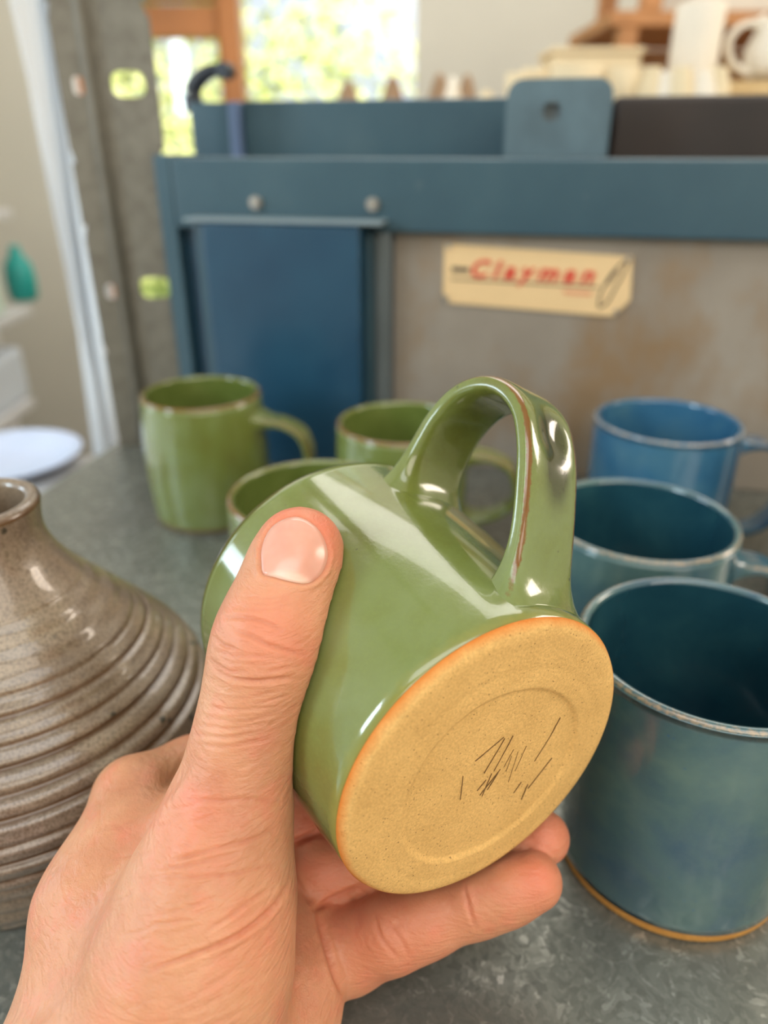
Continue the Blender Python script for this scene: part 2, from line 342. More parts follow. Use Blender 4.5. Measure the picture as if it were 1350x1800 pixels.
def mug(label, loc, rb, rt, h, bulge, cl, wid, th, gz, gin, ft, rotz=0, wall=0.0035, foot=0.0025, rim_b=0.62, matrix=None, seg=128, group=None, dimple=None, base_detail=False, curve=None, rimk=1.0):
    t = empty('mug', loc, label, 'mug', group, (0, 0, rotz))
    if matrix: t.matrix_world = matrix
    def rad(z): u = z/h; return rb+(rt-rb)*u+bulge*math.sin(PI*min(1, max(0, u)))+(curve(u) if curve else 0)
    P, A = [], []
    P.append((rad(foot)-0.0006, foot)); A.append(0.5); P.append((rad(foot)+0.0001, foot+0.0004)); A.append(0.3)
    for i in range(1, 33):
        z = foot+0.0010+(h-0.0025-foot)*i/32; P.append((rad(z), z)); A.append(0.0)
    A[-1] = 0.28
    rl = rad(h); 
    for k in range(0, 9):
        a = PI*k/8; P.append((rl-wall/2+math.cos(a)*wall/2, h-0.0018+math.sin(a)*0.0018)); A.append([0.5, 0.75, 0.95, rim_b+.1, rim_b, rim_b*.8, 0.4, 0.25, 0.1][k])
    A = [a_*(rimk if z_ > h*0.5 else 1) for a_, (r_, z_) in zip(A, P)]
    wob = lambda th_, z, i: 0.00025*math.sin(2*th_+1.3+z*20)+0.00015*math.sin(3*th_+z*60)
    body = obj('body', lathe(P, seg, wob, A), gz, t, True)
    P2 = [(rl-wall, h-0.0018)]
    for i in range(1, 15):
        z = h-0.002-(h-0.002-0.010)*i/14; P2.append((rad(z)-wall, z))
    rr = rad(0.01)-wall
    for k in range(1, 6): a = PI/2*k/5; P2.append((rr-0.006+0.006*math.cos(a), 0.010-0.005*math.sin(a)))
    P2.append((0, 0.005))
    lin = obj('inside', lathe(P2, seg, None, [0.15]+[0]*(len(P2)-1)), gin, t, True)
    # unglazed foot and base
    r0 = rad(0); Pf = [(0, 0.0010 if base_detail else 0.0006)]
    Af = [0.0]
    if base_detail:
        for k in range(1, 70): Pf.append((0.0385*k/69, 0.0)); Af.append(0.0)
        Pf += [(0.0398, 0.0001), (r0-0.0015, 0.0004), (r0-0.0006, 0.0010), (r0-0.0001, 0.0018), (rad(foot), foot)]; Af += [0.05, 0.35, 0.6, 0.8, 1.0]
    else:
        Pf += [(r0*0.8, 0.0006), (r0*0.85, 0.0), (r0-0.002, 0.0), (r0-0.0006, 0.0006), (r0, 0.0014), (rad(foot), foot+0.0002)]; Af += [0, 0, 0.1, 0.1, 0.2, 0.6]
    wb_ = (lambda th_, z, i: 0.0003*math.sin(2*th_+1.3) if i > len(Pf)-5 else (0.0006*math.sin(2*th_+.4)+0.0004*math.sin(5*th_) if i > 0 else 0))
    fb = lathe(Pf, seg, wb_ if not base_detail else (lambda th_, z, i: 0.0003*math.sin(2*th_+1.3) if i > len(Pf)-5 else 0), Af)
    if base_detail:
        for v_ in fb.verts:
            rr_ = math.hypot(v_.co.x, v_.co.y)
            if rr_ < 0.0386:
                d_ = math.hypot(v_.co.x-RING[0], v_.co.y-RING[1])+0.0004*math.sin(3*math.atan2(v_.co.y, v_.co.x)+1); e_ = max(0, min(1, (0.0278-d_)/0.0011))
                v_.co.z = 0.0008*e_*e_*(3-2*e_)+0.00012*math.exp(-((d_-0.0335)/0.0012)**2)+0.00022*noise.noise(Vector((v_.co.x*70, v_.co.y*70, 1.7)))*(1-(rr_/0.0386)**6)
    obj('foot', fb, ft, t, True)
    if cl: obj('handle', handle_bm([(r, z) for r, z in cl], wid, th, dimple=dimple), gz, t, True)
    return t

# the held mug: pose from its base circle and rim in the photograph, solved to real size (85 mm base, 97 mm rim, 88 mm tall)
a_c = np.array([-0.49361, -0.4241, 0.75926]); a_c /= np.linalg.norm(a_c); c_c = np.array([0.0273, 0.06474, 0.18705])
u_c = np.cross(a_c, [0, 1.0, 0]); u_c /= np.linalg.norm(u_c); v_c = np.cross(a_c, u_c); ph = R(104)
x_c = math.cos(ph)*u_c+math.sin(ph)*v_c; y_c = np.cross(a_c, x_c)
MR = C2W@np.stack([x_c, y_c, a_c], 1)
MW = Matrix.Translation(cw(c_c))@Matrix(MR.tolist()).to_4x4()
MWi = MW.inverted()
def on_base(px, py, z=0.00095):
    d = MWi.to_3x3()@Vector(ray(px, py)); o_ = MWi@Vector((0, 0, CAMZ)); k = (z-o_.z)/d.z; return o_+d*k
RING = on_base(868, 1366, 0)
HCL = [(0.0405, 0.0140), (0.0457, 0.0161), (0.0555, 0.0205), (0.0655, 0.0262), (0.0755, 0.0330), (0.0825, 0.0405), (0.0855, 0.0495), (0.0842, 0.0585), (0.0785, 0.0665), (0.0695, 0.0710), (0.0590, 0.0720), (0.0510, 0.0716), (0.0455, 0.0708)]
held = mug('sage green mug held tilted in the hand, bare buff clay base facing the viewer', (0, 0, 0), 0.0425, 0.0484, 0.0878, 0.0011, HCL, 0.0110, 0.0031, M_GREEN, M_GREEN_IN, M_CLAY, matrix=MW, seg=192, base_detail=True, dimple=(0.395, 0.055, 0.0022))
# scratches on its base (px pairs in the photograph -> the base plane, as fine incised strokes)
bm = bmesh.new()
zs = lambda x, y: (580+x/2.596, 1050+y/2.596)
for x0, y0, x1, y1, wd in ((790, 635, 665, 740, .5), (795, 640, 700, 800, .8), (833, 628, 745, 790, .7), (835, 690, 790, 770, .6), (893, 675, 840, 790, .6), (825, 720, 800, 790, .6), (775, 780, 680, 900, 1.0), (735, 800, 690, 905, .8), (765, 795, 715, 875, 1.2), (605, 812, 592, 920, .7), (1048, 545, 1005, 625, 1.2), (1005, 625, 930, 745, .8), (1010, 730, 900, 870, .6), (900, 850, 870, 920, 1.3), (870, 840, 835, 890, .5), (660, 745, 700, 712, .4), (855, 700, 810, 840, .5), (710, 830, 668, 880, .6)):
    p, q = on_base(*zs(x0, y0)), on_base(*zs(x1, y1)); d = (q-p).normalized(); n_ = Vector((-d.y, d.x, 0))*0.000075*wd; p.z -= 0.00042; q.z -= 0.00042
    prev = None
    for i in range(7):
        t_ = i/6; c_ = p.lerp(q, t_)+n_*random.uniform(-.8, .8); k_ = math.sin(PI*min(.97, max(.06, t_)))**0.5
        a_, b2 = bm.verts.new(c_+n_*k_), bm.verts.new(c_-n_*k_); c2_ = bm.verts.new(c_+Vector((0, 0, 0.0003)))
        if prev: bm.faces.new((prev[0], a_, b2, prev[1])); bm.faces.new((prev[1], b2, c2_, prev[2])); bm.faces.new((prev[2], c2_, a_, prev[0]))
        prev = (a_, b2, c2_)
obj('scratch_marks', bm, simple('dark_scratched_clay', (0.17, 0.095, 0.035), 0.8, scale=300), held)

STD = lambda r, h, o, z0, z1, tk=0: [(r-0.0012, z0), (r+0.006, z0), (r+o*0.62, z0+0.004), (r+o*0.95, z0+(z1-z0)*0.3), (r+o, z0+(z1-z0)*0.55), (r+o*0.85, z0+(z1-z0)*0.85), (r+o*0.5, z1), (r+0.006, z1+0.001), (r-0.0012, z1+0.001)]
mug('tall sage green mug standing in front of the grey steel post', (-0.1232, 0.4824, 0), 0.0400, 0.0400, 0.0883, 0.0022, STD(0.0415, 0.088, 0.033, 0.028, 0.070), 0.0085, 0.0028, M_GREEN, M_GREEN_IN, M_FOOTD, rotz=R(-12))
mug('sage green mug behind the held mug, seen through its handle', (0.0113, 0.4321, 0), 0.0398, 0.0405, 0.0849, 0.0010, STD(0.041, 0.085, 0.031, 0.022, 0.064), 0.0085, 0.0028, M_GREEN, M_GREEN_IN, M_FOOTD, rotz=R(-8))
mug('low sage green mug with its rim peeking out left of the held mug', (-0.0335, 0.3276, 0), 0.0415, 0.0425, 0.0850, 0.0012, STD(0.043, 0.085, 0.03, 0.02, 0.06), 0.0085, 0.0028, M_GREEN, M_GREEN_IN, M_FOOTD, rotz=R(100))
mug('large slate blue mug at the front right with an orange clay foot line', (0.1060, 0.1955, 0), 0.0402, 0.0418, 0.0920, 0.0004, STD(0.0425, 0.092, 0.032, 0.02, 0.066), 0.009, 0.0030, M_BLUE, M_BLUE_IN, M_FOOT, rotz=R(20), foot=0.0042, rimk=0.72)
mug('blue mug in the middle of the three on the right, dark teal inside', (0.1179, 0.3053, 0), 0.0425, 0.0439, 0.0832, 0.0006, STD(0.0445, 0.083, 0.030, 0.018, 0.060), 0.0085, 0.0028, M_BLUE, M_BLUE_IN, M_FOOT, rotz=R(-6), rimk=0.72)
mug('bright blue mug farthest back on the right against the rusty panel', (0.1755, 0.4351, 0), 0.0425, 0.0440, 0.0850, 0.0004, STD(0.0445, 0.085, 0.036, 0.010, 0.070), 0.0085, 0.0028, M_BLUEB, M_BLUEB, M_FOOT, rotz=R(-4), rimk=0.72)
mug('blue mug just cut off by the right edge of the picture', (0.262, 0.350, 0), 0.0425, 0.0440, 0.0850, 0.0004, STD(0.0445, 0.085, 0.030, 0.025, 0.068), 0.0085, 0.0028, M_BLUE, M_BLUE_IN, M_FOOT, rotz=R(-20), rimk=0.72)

# ------------------------------------------------------------------ ribbed vase
m, nt, b = mat('speckled_taupe_glaze'); v = coord(nt)
c = ramp(nt, tex(nt, v, 35, 5, 0.6, 0.3), [(0.3, (0.17, 0.125, 0.088)), (0.5, (0.235, 0.175, 0.120)), (0.7, (0.31, 0.245, 0.165))])
c = mix(nt, ramp(nt, tex(nt, v, 18, 2), [(0.5, 0.0), (0.7, 0.5)]), c, (0.22, 0.165, 0.155))
c = mix(nt, ramp(nt, tex(nt, v, 1100, 3, 0.7), [(0.38, 0.75), (0.55, 0.0)]), c, (0.09, 0.06, 0.035))
gr = math_(nt, 'ADD', attr(nt, 'brk'), math_(nt, 'MULTIPLY', math_(nt, 'SUBTRACT', tex(nt, v, 160, 4, 0.7), 0.5), 1.1))
c = mix(nt, ramp(nt, gr, [(0.36, 0.0), (0.80, 0.92)]), c, (0.095, 0.045, 0.016))
vo = node(nt, 'ShaderNodeTexVoronoi', {'Vector': v, 'Scale': 105.0}); sel = ramp(nt, tex(nt, v, 60, 1), [(0.49, 0.0), (0.53, 0.95)])
c = mix(nt, math_(nt, 'MULTIPLY', ramp(nt, math_(nt, 'ADD', vo.outputs['Distance'], math_(nt, 'MULTIPLY', tex(nt, v, 700, 3), 0.15)), [(0.17, 1.0), (0.24, 0.0)]), sel), c, (0.035, 0.03, 0.02))
nt.links.new(c, b.inputs['Base Color']); S(nt, b, 'Roughness', 0.30); S(nt, b, 'Coat Weight', 0.6); S(nt, b, 'Coat Roughness', 0.05)
p = bump(nt, b, tex(nt, v, 60, 3), 0.3, 0.003); bump(nt, b, tex(nt, v, 800, 3), 0.12, 0.0006, p); M_VASE = m
vase = empty('vase', (-0.137, 0.221, 0), 'squat ribbed vase in speckled taupe glaze with a narrow neck, left of the hand', 'vase')
key = [(0.061, 0.0), (0.0635, 0.004), (0.0665, 0.020), (0.0695, 0.030), (0.0708, 0.039), (0.0693, 0.047), (0.0655, 0.0550), (0.0590, 0.0640), (0.0505, 0.0745), (0.0415, 0.0850), (0.0330, 0.0950), (0.0265, 0.1038), (0.0222, 0.1115), (0.0202, 0.1190), (0.0206, 0.1280)]
K = catmull(key, 22); P, A = [], []; Lk = 0
groove = [(0.020, .5), (0.028, .7), (0.0350, .9), (0.0425, .8), (0.0505, 1.0), (0.0580, .7), (0.0655, 1.1), (0.0725, .9), (0.0790, 1.0), (0.0850, .5), (0.0905, .6)]
arc = np.concatenate([[0], np.cumsum(np.linalg.norm(np.diff(K, axis=0), axis=1))])
gpos = [0.012, 0.019, 0.0265, 0.033, 0.041, 0.0475, 0.0555, 0.0625, 0.0705, 0.0770, 0.0855, 0.0920]; gdep = [.4, .6, .8, .7, 1.0, .7, 1.0, .8, 1.1, .7, .9, .5]
for (r_, z_), s_ in zip(K, arc):
    g = sum(d_*math.exp(-((s_-q_)/0.0012)**2) for q_, d_ in zip(gpos, gdep)); und = 0.00028*math.sin(s_*880+2*math.sin(s_*95))
    P.append((r_-0.0016*g*(0.4+0.6*(z_ < 0.09))+und*(z_ < 0.1), z_-0.0005*g*(z_ > 0.05))); A.append(min(1, g*1.0))
P = P[:-1]; A = A[:-1]
for k in range(9): a_ = PI*k/8; P.append((0.0181+0.0026*math.cos(a_), 0.1280+0.0026*math.sin(a_))); A.append([0.9, 0.9, 0.4, 0.1, 0, 0, 0, 0, 0][k])
P += [(0.0153, 0.124), (0.0158, 0.116), (0.020, 0.102), (0.036, 0.080), (0.053, 0.058), (0.058, 0.040), (0.055, 0.02), (0, 0.01)]; A += [0, .3, .9, 1, 1, 1, 1, 1]
obj('body', lathe([(0, 0.0)]+P, 192, lambda th_, z, i: 0.0012*math.sin(th_+2.0)*(z/0.13)+0.0005*math.sin(2*th_+z*90), [0]+A), M_VASE, vase, True)

# ------------------------------------------------------------------ the hand
def build_hand():
    VX = 0.00105; lo = np.array([-0.142, -0.014, -0.026]); hi = np.array([0.080, 0.210, 0.315])
    n = np.ceil((hi-lo)/VX).astype(int)
    ax = [(lo[i]+VX*np.arange(n[i])).astype(np.float32) for i in range(3)]
    BIG = 0.05
    def K(px, py, z): return np.array([(px-675)/FPX*z, (py-900)/FPX*z, z])
    def cone(D, p, q, ra, rb_, k, squash=1.0, axis=None):
        r = max(ra, rb_)*max(1, 1/squash)+0.012; l2 = np.minimum(p, q)-r; h2 = np.maximum(p, q)+r
        i0 = np.clip(((l2-lo)/VX).astype(int), 0, n); i1 = np.clip(((h2-lo)/VX).astype(int)+1, 0, n)
        if (i1 <= i0).any(): return
        X = ax[0][i0[0]:i1[0], None, None]-p[0]; Y = ax[1][None, i0[1]:i1[1], None]-p[1]; Z = ax[2][None, None, i0[2]:i1[2]]-p[2]
        d = q-p; dd = float(d@d)+1e-12; t = np.clip((X*d[0]+Y*d[1]+Z*d[2])/dd, 0, 1)
        ex, ey, ez = X-t*d[0], Y-t*d[1], Z-t*d[2]; e2 = ex*ex+ey*ey+ez*ez
        if axis is not None:
            s_ = ex*axis[0]+ey*axis[1]+ez*axis[2]; e2 = e2+s_*s_*(1/squash**2-1)
        v_ = np.sqrt(e2)-(ra+(rb_-ra)*t); sub = D[i0[0]:i1[0], i0[1]:i1[1], i0[2]:i1[2]]
        hh = np.maximum(k-np.abs(sub-v_), 0)/k; sub[...] = np.minimum(sub, v_)-hh*hh*k*0.25
    def chain(pts, k=0.004, squash=1.0, axis=None):
        D = np.full(n, BIG, np.float32)
        for (p, ra), (q, rb_) in zip(pts, pts[1:]): cone(D, p, q, ra, rb_, k, squash, axis)
        return D
    def smin(A, B, k):
        h_ = np.maximum(k-np.abs(A-B), 0)/k; return np.minimum(A, B)-h_*h_*k*0.25
    # palm, back of the hand, wrist, forearm
    pal = np.full(n, BIG, np.float32)
    WR = np.array([-0.066, 0.148, 0.165]); wc = lambda *p: (np.array(p)-np.array([0, 0, CAMZ]))@C2W
    W1, W2 = wc(-0.085, 0.0, 0.062), wc(-0.100, -0.055, 0.082)
    for p, q, ra, rb_ in (
        (K(236, 1402, .222), K(186, 1600, .200), .0118, .0152), (K(186, 1600, .200), K(170, 1870, .184), .0152, .0190),       # index metacarpal
        (K(300, 1490, .208), K(262, 1700, .196), .0125, .0180),
        (K(330, 1470, .234), K(190, 1890, .186), .0120, .0180),
        (K(430, 1560, .240), K(240, 1900, .188), .0120, .0180),
        (K(505, 1650, .226), K(300, 1890, .190), .0125, .0180),
        (K(512, 1752, .208), K(440, 1870, .196), .0138, .0170),       # heel of the hand under the fingers
        (K(497, 1640, .222), K(470, 1740, .214), .0105, .0120),
        (K(162, 1870, .184), WR, .0186, .0250), (K(440, 1870, .196), WR, .0170, .0250),
        (WR, W1, .0265, .0285), (W1, W2, .0285, .0300)):
        cone(pal, p, q, ra, rb_, 0.015)
    # thenar mass and thumb
    th = chain([(K(300, 1840, .180), .0270), (K(338, 1690, .180), .0232), (K(372, 1560, .182), .0192), (K(402, 1430, .184), .0142), (K(432, 1300, .184), .0116), (K(452, 1215, .1835), .0112), (K(468, 1155, .1835), .0118), (K(478, 1110, .1845), .0117), (K(500, 1050, .188), .0107), (K(522, 985, .1925), .0104), (K(529, 962, .1945), .0098)], 0.007)
    nail_ax = np.array([0.20, 0.05, -1.0]); nail_ax /= np.linalg.norm(nail_ax)
    hand = smin(pal, th, 0.008)
    # web of skin between thumb and index
    web = chain([(K(345, 1430, .202), .008), (K(320, 1470, .216), .008)], 0.004); hand = smin(hand, web, 0.008)
    fingers = [
        [(K(236, 1402, .222), .0118), (K(336, 1354, .238), .0102), (K(430, 1312, .258), .0100), (K(560, 1262, .281), .0096), (K(640, 1215, .287), .0088), (K(700, 1190, .286), .0080)],
        [(K(400, 1500, .238), .0120), (K(515, 1445, .240), .0100), (K(640, 1405, .252), .0098), (K(780, 1370, .262), .0094), (K(860, 1330, .262), .0086), (K(910, 1290, .258), .0080)],
        [(K(470, 1575, .242), .0120), (K(560, 1532, .232), .0104), (K(690, 1510, .232), .0098), (K(820, 1500, .232), .0090), (K(900, 1488, .230), .0086), (K(954, 1472, .227), .0082)],
        [(K(535, 1682, .224), .0122), (K(612, 1668, .222), .0118), (K(690, 1638, .218), .0106), (K(745, 1616, .218), .0101), (K(840, 1583, .217), .0093), (K(890, 1566, .216), .0090), (K(938, 1549, .215), .0083)]]
    out = None
    for fc in fingers:
        F = smin(chain(fc, 0.004), hand, 0.0032)
        out = F if out is None else smin(out, F, 0.0006)
    hand = out
    # nothing of the hand enters the mug
    X = ax[0][:, None, None]-c_c[0]; Y = ax[1][None, :, None]-c_c[1]; Z = ax[2][None, None, :]-c_c[2]
    s = X*a_c[0]+Y*a_c[1]+Z*a_c[2]; r = np.sqrt(np.maximum(X*X+Y*Y+Z*Z-s*s, 0))
    u_ = np.clip(s/0.0878, 0, 1); md = np.maximum.reduce([r-(0.0425+(0.0484-0.0425)*u_+0.0011*np.sin(np.pi*u_)), -s, s-0.0878]).astype(np.float32)
    k = 0.0015; A, B = hand, -(md-0.0001); h_ = np.maximum(k-np.abs(A-B), 0)/k; hand = np.maximum(A, B)+h_*h_*k*0.25
    zw = CAMZ-CP*ax[1][None, :, None]-SP*ax[2][None, None, :]; hand = np.maximum(hand, (0.0006-zw).astype(np.float32))
    import openvdb
    g = openvdb.FloatGrid(0.004); g.copyFromArray(np.clip(hand, -0.004, 0.004)); 
    pts, quads = g.convertToQuads(0.0); pts = pts*VX+lo
    me = bpy.data.meshes.new('hand'); me.from_pydata(pts.tolist(), [], quads[:, ::-1].tolist()); return me
hme = build_hand()
# relax, refine, then press in creases
tmp = bpy.data.objects.new('tmp_hand', hme); COL.objects.link(tmp)
sm = tmp.modifiers.new('s', 'SMOOTH'); sm.factor = 0.5; sm.iterations = 4
ss = tmp.modifiers.new('u', 'SUBSURF'); ss.levels = 1; ss.render_levels = 1
dg = bpy.context.evaluated_depsgraph_get(); me2 = bpy.data.meshes.new_from_object(tmp.evaluated_get(dg)); 
bpy.data.objects.remove(tmp); hme = me2; hme.name = 'hand'
nv = len(hme.vertices); co = np.empty(nv*3, np.float32); hme.vertices.foreach_get('co', co); co = co.reshape(-1, 3).astype(float)
no = np.empty(nv*3, np.float32); hme.vertex_normals.foreach_get('vector', no); no = no.reshape(-1, 3).astype(float)
if (no*(co-co.mean(0))).sum() < 0: hme.flip_normals(); no = -no
PX = 675+FPX*co[:, 0]/co[:, 2]; PY = 900+FPX*co[:, 1]/co[:, 2]; view = -co/np.linalg.norm(co, axis=1)[:, None]; facing = np.clip((no*view).sum(1)*3, 0, 1)
disp = np.zeros(nv); red = np.zeros(nv); crs = np.zeros(nv)
def seg_dist(poly):
    P = catmull(poly, 6); best = np.full(nv, 1e9); tt = np.zeros(nv)
    for i, (a_, b2) in enumerate(zip(P, P[1:])):
        d = b2-a_; t_ = np.clip(((PX-a_[0])*d[0]+(PY-a_[1])*d[1])/(d@d+1e-9), 0, 1)
        e = np.hypot(PX-a_[0]-t_*d[0], PY-a_[1]-t_*d[1]); m_ = e < best; best[m_] = e[m_]; tt[m_] = (i+t_[m_])/(len(P)-1)
    return best, tt
ZONE = {'mid': (0.17, 0.26), 'thumb': (0.15, 0.20), 'far': (0.195, 0.26)}
def crease(poly, depth, wpx, zone='thumb', r=0.5):
    z0, z1 = ZONE[zone]; d, t_ = seg_dist(poly); w_ = facing*(co[:, 2] > z0)*(co[:, 2] < z1)*np.sin(np.pi*np.clip(t_*0.94+0.03, 0, 1))**0.6
    g = np.exp(-(d/wpx)**2)*w_; disp[:] -= depth*g; disp[:] += depth*0.35*np.exp(-((d-2.4*wpx)/(1.3*wpx))**2)*w_
    crs[:] = np.maximum(crs, g*r)
zt = lambda *P: [(300+x/3.674, 860+y/3.674) for x, y in P]
crease(zt((350, 835), (450, 825), (560, 845), (650, 880), (710, 915)), 0.00050, 3.2)
crease(zt((420, 920), (520, 950), (620, 1000), (740, 1040), (870, 1075)), 0.00060, 3.4)
crease(zt((280, 950), (330, 1000), (380, 1020), (450, 1050)), 0.0004, 3)
crease(zt((290, 1040), (400, 1070), (560, 1080), (640, 1080)), 0.0003, 3)
crease(zt((262, 1100), (330, 1150), (400, 1180), (490, 1180)), 0.0005, 3)
crease(zt((262, 1120), (330, 1190), (450, 1230), (570, 1240), (700, 1225), (820, 1225)), 0.00060, 3.6)
crease(zt((600, 1190), (720, 1160), (800, 1140)), 0.0003, 3)
for y_, x0, x1, dp in ((1330, 230, 700, .25), (1365, 210, 780, .2), (1420, 230, 640, .3), (1480, 200, 700, .25), (1540, 180, 620, .3), (1600, 170, 560, .25), (1660, 150, 620, .25), (700, 430, 820, .2), (740, 470, 800, .2), (775, 420, 800, .15)):
    crease(zt((x0, y_-15), ((x0+x1)/2, y_+random.uniform(0, 25)), (x1, y_-random.uniform(10, 45))), dp*0.001, 2.8, r=0.25)
zh = lambda *P: [(20+x/2.25, 1250+y/2.25) for x, y in P]
crease(zh((700, 350), (820, 355), (930, 350), (1060, 362)), 0.0004, 3.5)
crease(zh((640, 590), (800, 545), (930, 515), (1040, 470)), 0.0004, 3.5)
crease(zh((560, 1020), (700, 970), (840, 915), (950, 850), (1040, 770), (1090, 690)), 0.0009, 4.0, r=0.8)
crease(zh((760, 880), (860, 815), (960, 740), (1040, 700)), 0.0004, 3.2)
crease(zh((620, 660), (760, 655), (900, 640), (1060, 600)), 0.0003, 3.2)
crease(zh((780, 620), (860, 600), (930, 560)), -0.0002, 4, r=0)
crease(zh((560, 620), (700, 610), (900, 560)), 0.0003, 3)
for i in range(18):
    x_ = random.uniform(330, 700); y_ = random.uniform(380, 900)-(x_-330)*0.1; l_ = random.uniform(80, 200)
    crease(zh((x_, y_+12), (x_+l_/2, y_), (x_+l_, y_-random.uniform(8, 40))), 0.00018, 2.8, r=0.15)
for i in range(5):
    y_ = 900+i*80+random.uniform(-20, 20); crease(zh((600+random.uniform(-80, 80), y_+110), (800, y_+20), (1000+random.uniform(-60, 80), y_-90)), 0.00012, 4.0, r=0.08)
zf = lambda *P: [(480+x/2.411, 1380+y/2.411) for x, y in P]
crease(zf((805, 430), (822, 480), (835, 540), (862, 610)), 0.00035, 3.5, 'far')
crease(zf((430, 560), (455, 640), (500, 700), (540, 745)), 0.00035, 3.2, 'far'); crease(zf((450, 540), (500, 600), (545, 660), (575, 720)), 0.00025, 3.2, 'far')
crease(zf((75, 350), (110, 420), (160, 500)), 0.0004, 3, 'far'); crease(zf((40, 930), (100, 960), (165, 1012)), 0.0014, 4.5, 'far', 0.9)
crease(zf((66, 250), (120, 230), (190, 200)), 0.0014, 5, 'far', 0.9); crease(zf((182, 524), (260, 480), (372, 428)), 0.0014, 5, 'far', 0.9)
crease(zf((185, 520), (215, 650), (250, 770), (290, 880)), 0.0012, 4.5, 'far', 0.9)
crease([(335, 1335), (290, 1385), (245, 1425), (200, 1455)], 0.0010, 13, 'mid', 0.25)
# thumbnail outline (photograph) and its fold
NAIL = catmull([(459, 1003), (459, 965), (472, 932), (496, 913), (524, 908), (552, 922), (570, 946), (577, 975), (570, 1002), (553, 1021), (533, 1027), (505, 1022), (480, 1015), (464, 1011), (459, 1003)], 6)[:-1]
nc = np.array([517.0, 967.0])
def poly_sd(X, Y):
    best = np.full(X.shape, 1e9); ins = np.zeros(X.shape, bool); Q = np.roll(NAIL, -1, 0)
    for a_, b2 in zip(NAIL, Q):
        d = b2-a_; t_ = np.clip(((X-a_[0])*d[0]+(Y-a_[1])*d[1])/(d@d+1e-9), 0, 1); best = np.minimum(best, np.hypot(X-a_[0]-t_*d[0], Y-a_[1]-t_*d[1]))
        c_ = ((a_[1] > Y) != (b2[1] > Y)) & (X < (b2[0]-a_[0])*(Y-a_[1])/(b2[1]-a_[1]+1e-12)+a_[0]); ins ^= c_
    return np.where(ins, -best, best)
near = (np.abs(PX-517) < 110) & (np.abs(PY-967) < 110) & (co[:, 2] < 0.2)
sd = np.full(nv, 99.0); sd[near] = poly_sd(PX[near], PY[near])
fz = facing*near
disp -= 0.00065*fz/(1+np.exp(sd/1.8)); disp += 0.00040*fz*np.exp(-((sd-6)/5)**2)*np.clip((PY-925)/60, 0.15, 1)
crs = np.maximum(crs, 0.6*fz*np.exp(-((sd-0.5)/2.2)**2))
# redness where blood shows: fingertips, knuckle, crease bed; the broad blob paints shade over the fingers
def blob(px, py, r, a_, z0, z1):
    g = a_*np.exp(-(((PX-px)**2+(PY-py)**2)/r**2))*(co[:, 2] > z0)*(co[:, 2] < z1); red[:] = np.maximum(red, g)
blob(560, 930, 55, .7, .15, .21); blob(500, 905, 60, .7, .15, .21); blob(470, 1110, 75, .45, .15, .2); blob(330, 1440, 90, .3, .15, .2)
blob(945, 1545, 60, .6, .19, .26); blob(960, 1475, 55, .6, .19, .26); blob(560, 1440, 80, .7, .2, .26); blob(575, 1530, 80, .55, .2, .26); blob(690, 1620, 170, .38, .19, .26); blob(440, 1650, 60, .2, .15, .2)
co2 = co+no*disp[:, None]; W = cw(co2); org = np.array([W[:, 0].mean(), W[:, 1].min(), W[:, 2].min()]); org = np.array([-0.085, 0.02, 0.03])
hme.vertices.foreach_set('co', (W-org).astype(np.float32).ravel())
for nm_, arr in (('red', red), ('crs', crs)):
    A_ = hme.attributes.new(nm_, 'FLOAT', 'POINT'); A_.data.foreach_set('value', arr.astype(np.float32))
m, nt, b = mat('fair_skin'); v = coord(nt, rot=(PI/2-PITCH, 0, 0))
c = ramp(nt, tex(nt, v, 45, 5, 0.6), [(0.32, (0.47, 0.195, 0.100)), (0.5, (0.54, 0.250, 0.130)), (0.7, (0.61, 0.310, 0.170))])
c = mix(nt, ramp(nt, tex(nt, v, 700, 3, 0.6), [(0.40, 0.30), (0.62, 0.0)]), c, (0.58, 0.26, 0.15))
c = mix(nt, ramp(nt, tex(nt, v, 110, 4, 0.6), [(0.50, 0.0), (0.72, 0.55)]), c, (0.62, 0.20, 0.12)); c = mix(nt, attr(nt, 'red'), c, (0.68, 0.17, 0.10)); c = mix(nt, math_(nt, 'MULTIPLY', attr(nt, 'crs'), 0.8), c, (0.52, 0.15, 0.075))
nt.links.new(c, b.inputs['Base Color']); S(nt, b, 'Roughness', 0.46); S(nt, b, 'Specular IOR Level', 0.42)
S(nt, b, 'Subsurface Weight', 0.35); S(nt, b, 'Subsurface Radius', (1.0, 0.35, 0.2)); S(nt, b, 'Subsurface Scale', 0.0035)
tc = nt.nodes.new('ShaderNodeTexCoord'); 
mp1 = node(nt, 'ShaderNodeMapping', {'Vector': tc.outputs['Object'], 'Rotation': (0.45, 0.0, -0.10), 'Scale': (260.0, 260.0, 900.0)})
nn1 = node(nt, 'ShaderNodeTexNoise', {'Vector': mp1.outputs[0], 'Scale': 1.0, 'Detail': 3.0, 'Distortion': 0.6}).outputs[0]
vv = node(nt, 'ShaderNodeTexVoronoi', {'Vector': node(nt, 'ShaderNodeMapping', {'Vector': tc.outputs['Object'], 'Scale': (1100.0, 1100.0, 1700.0)}).outputs[0], 'Scale': 1.0}, feature='DISTANCE_TO_EDGE').outputs[0]
mp2 = node(nt, 'ShaderNodeMapping', {'Vector': tc.outputs['Object'], 'Rotation': (0.45, 0.0, -0.22), 'Scale': (110.0, 110.0, 480.0)})
nn2 = node(nt, 'ShaderNodeTexNoise', {'Vector': mp2.outputs[0], 'Scale': 1.0, 'Detail': 4.0, 'Distortion': 1.2}).outputs[0]
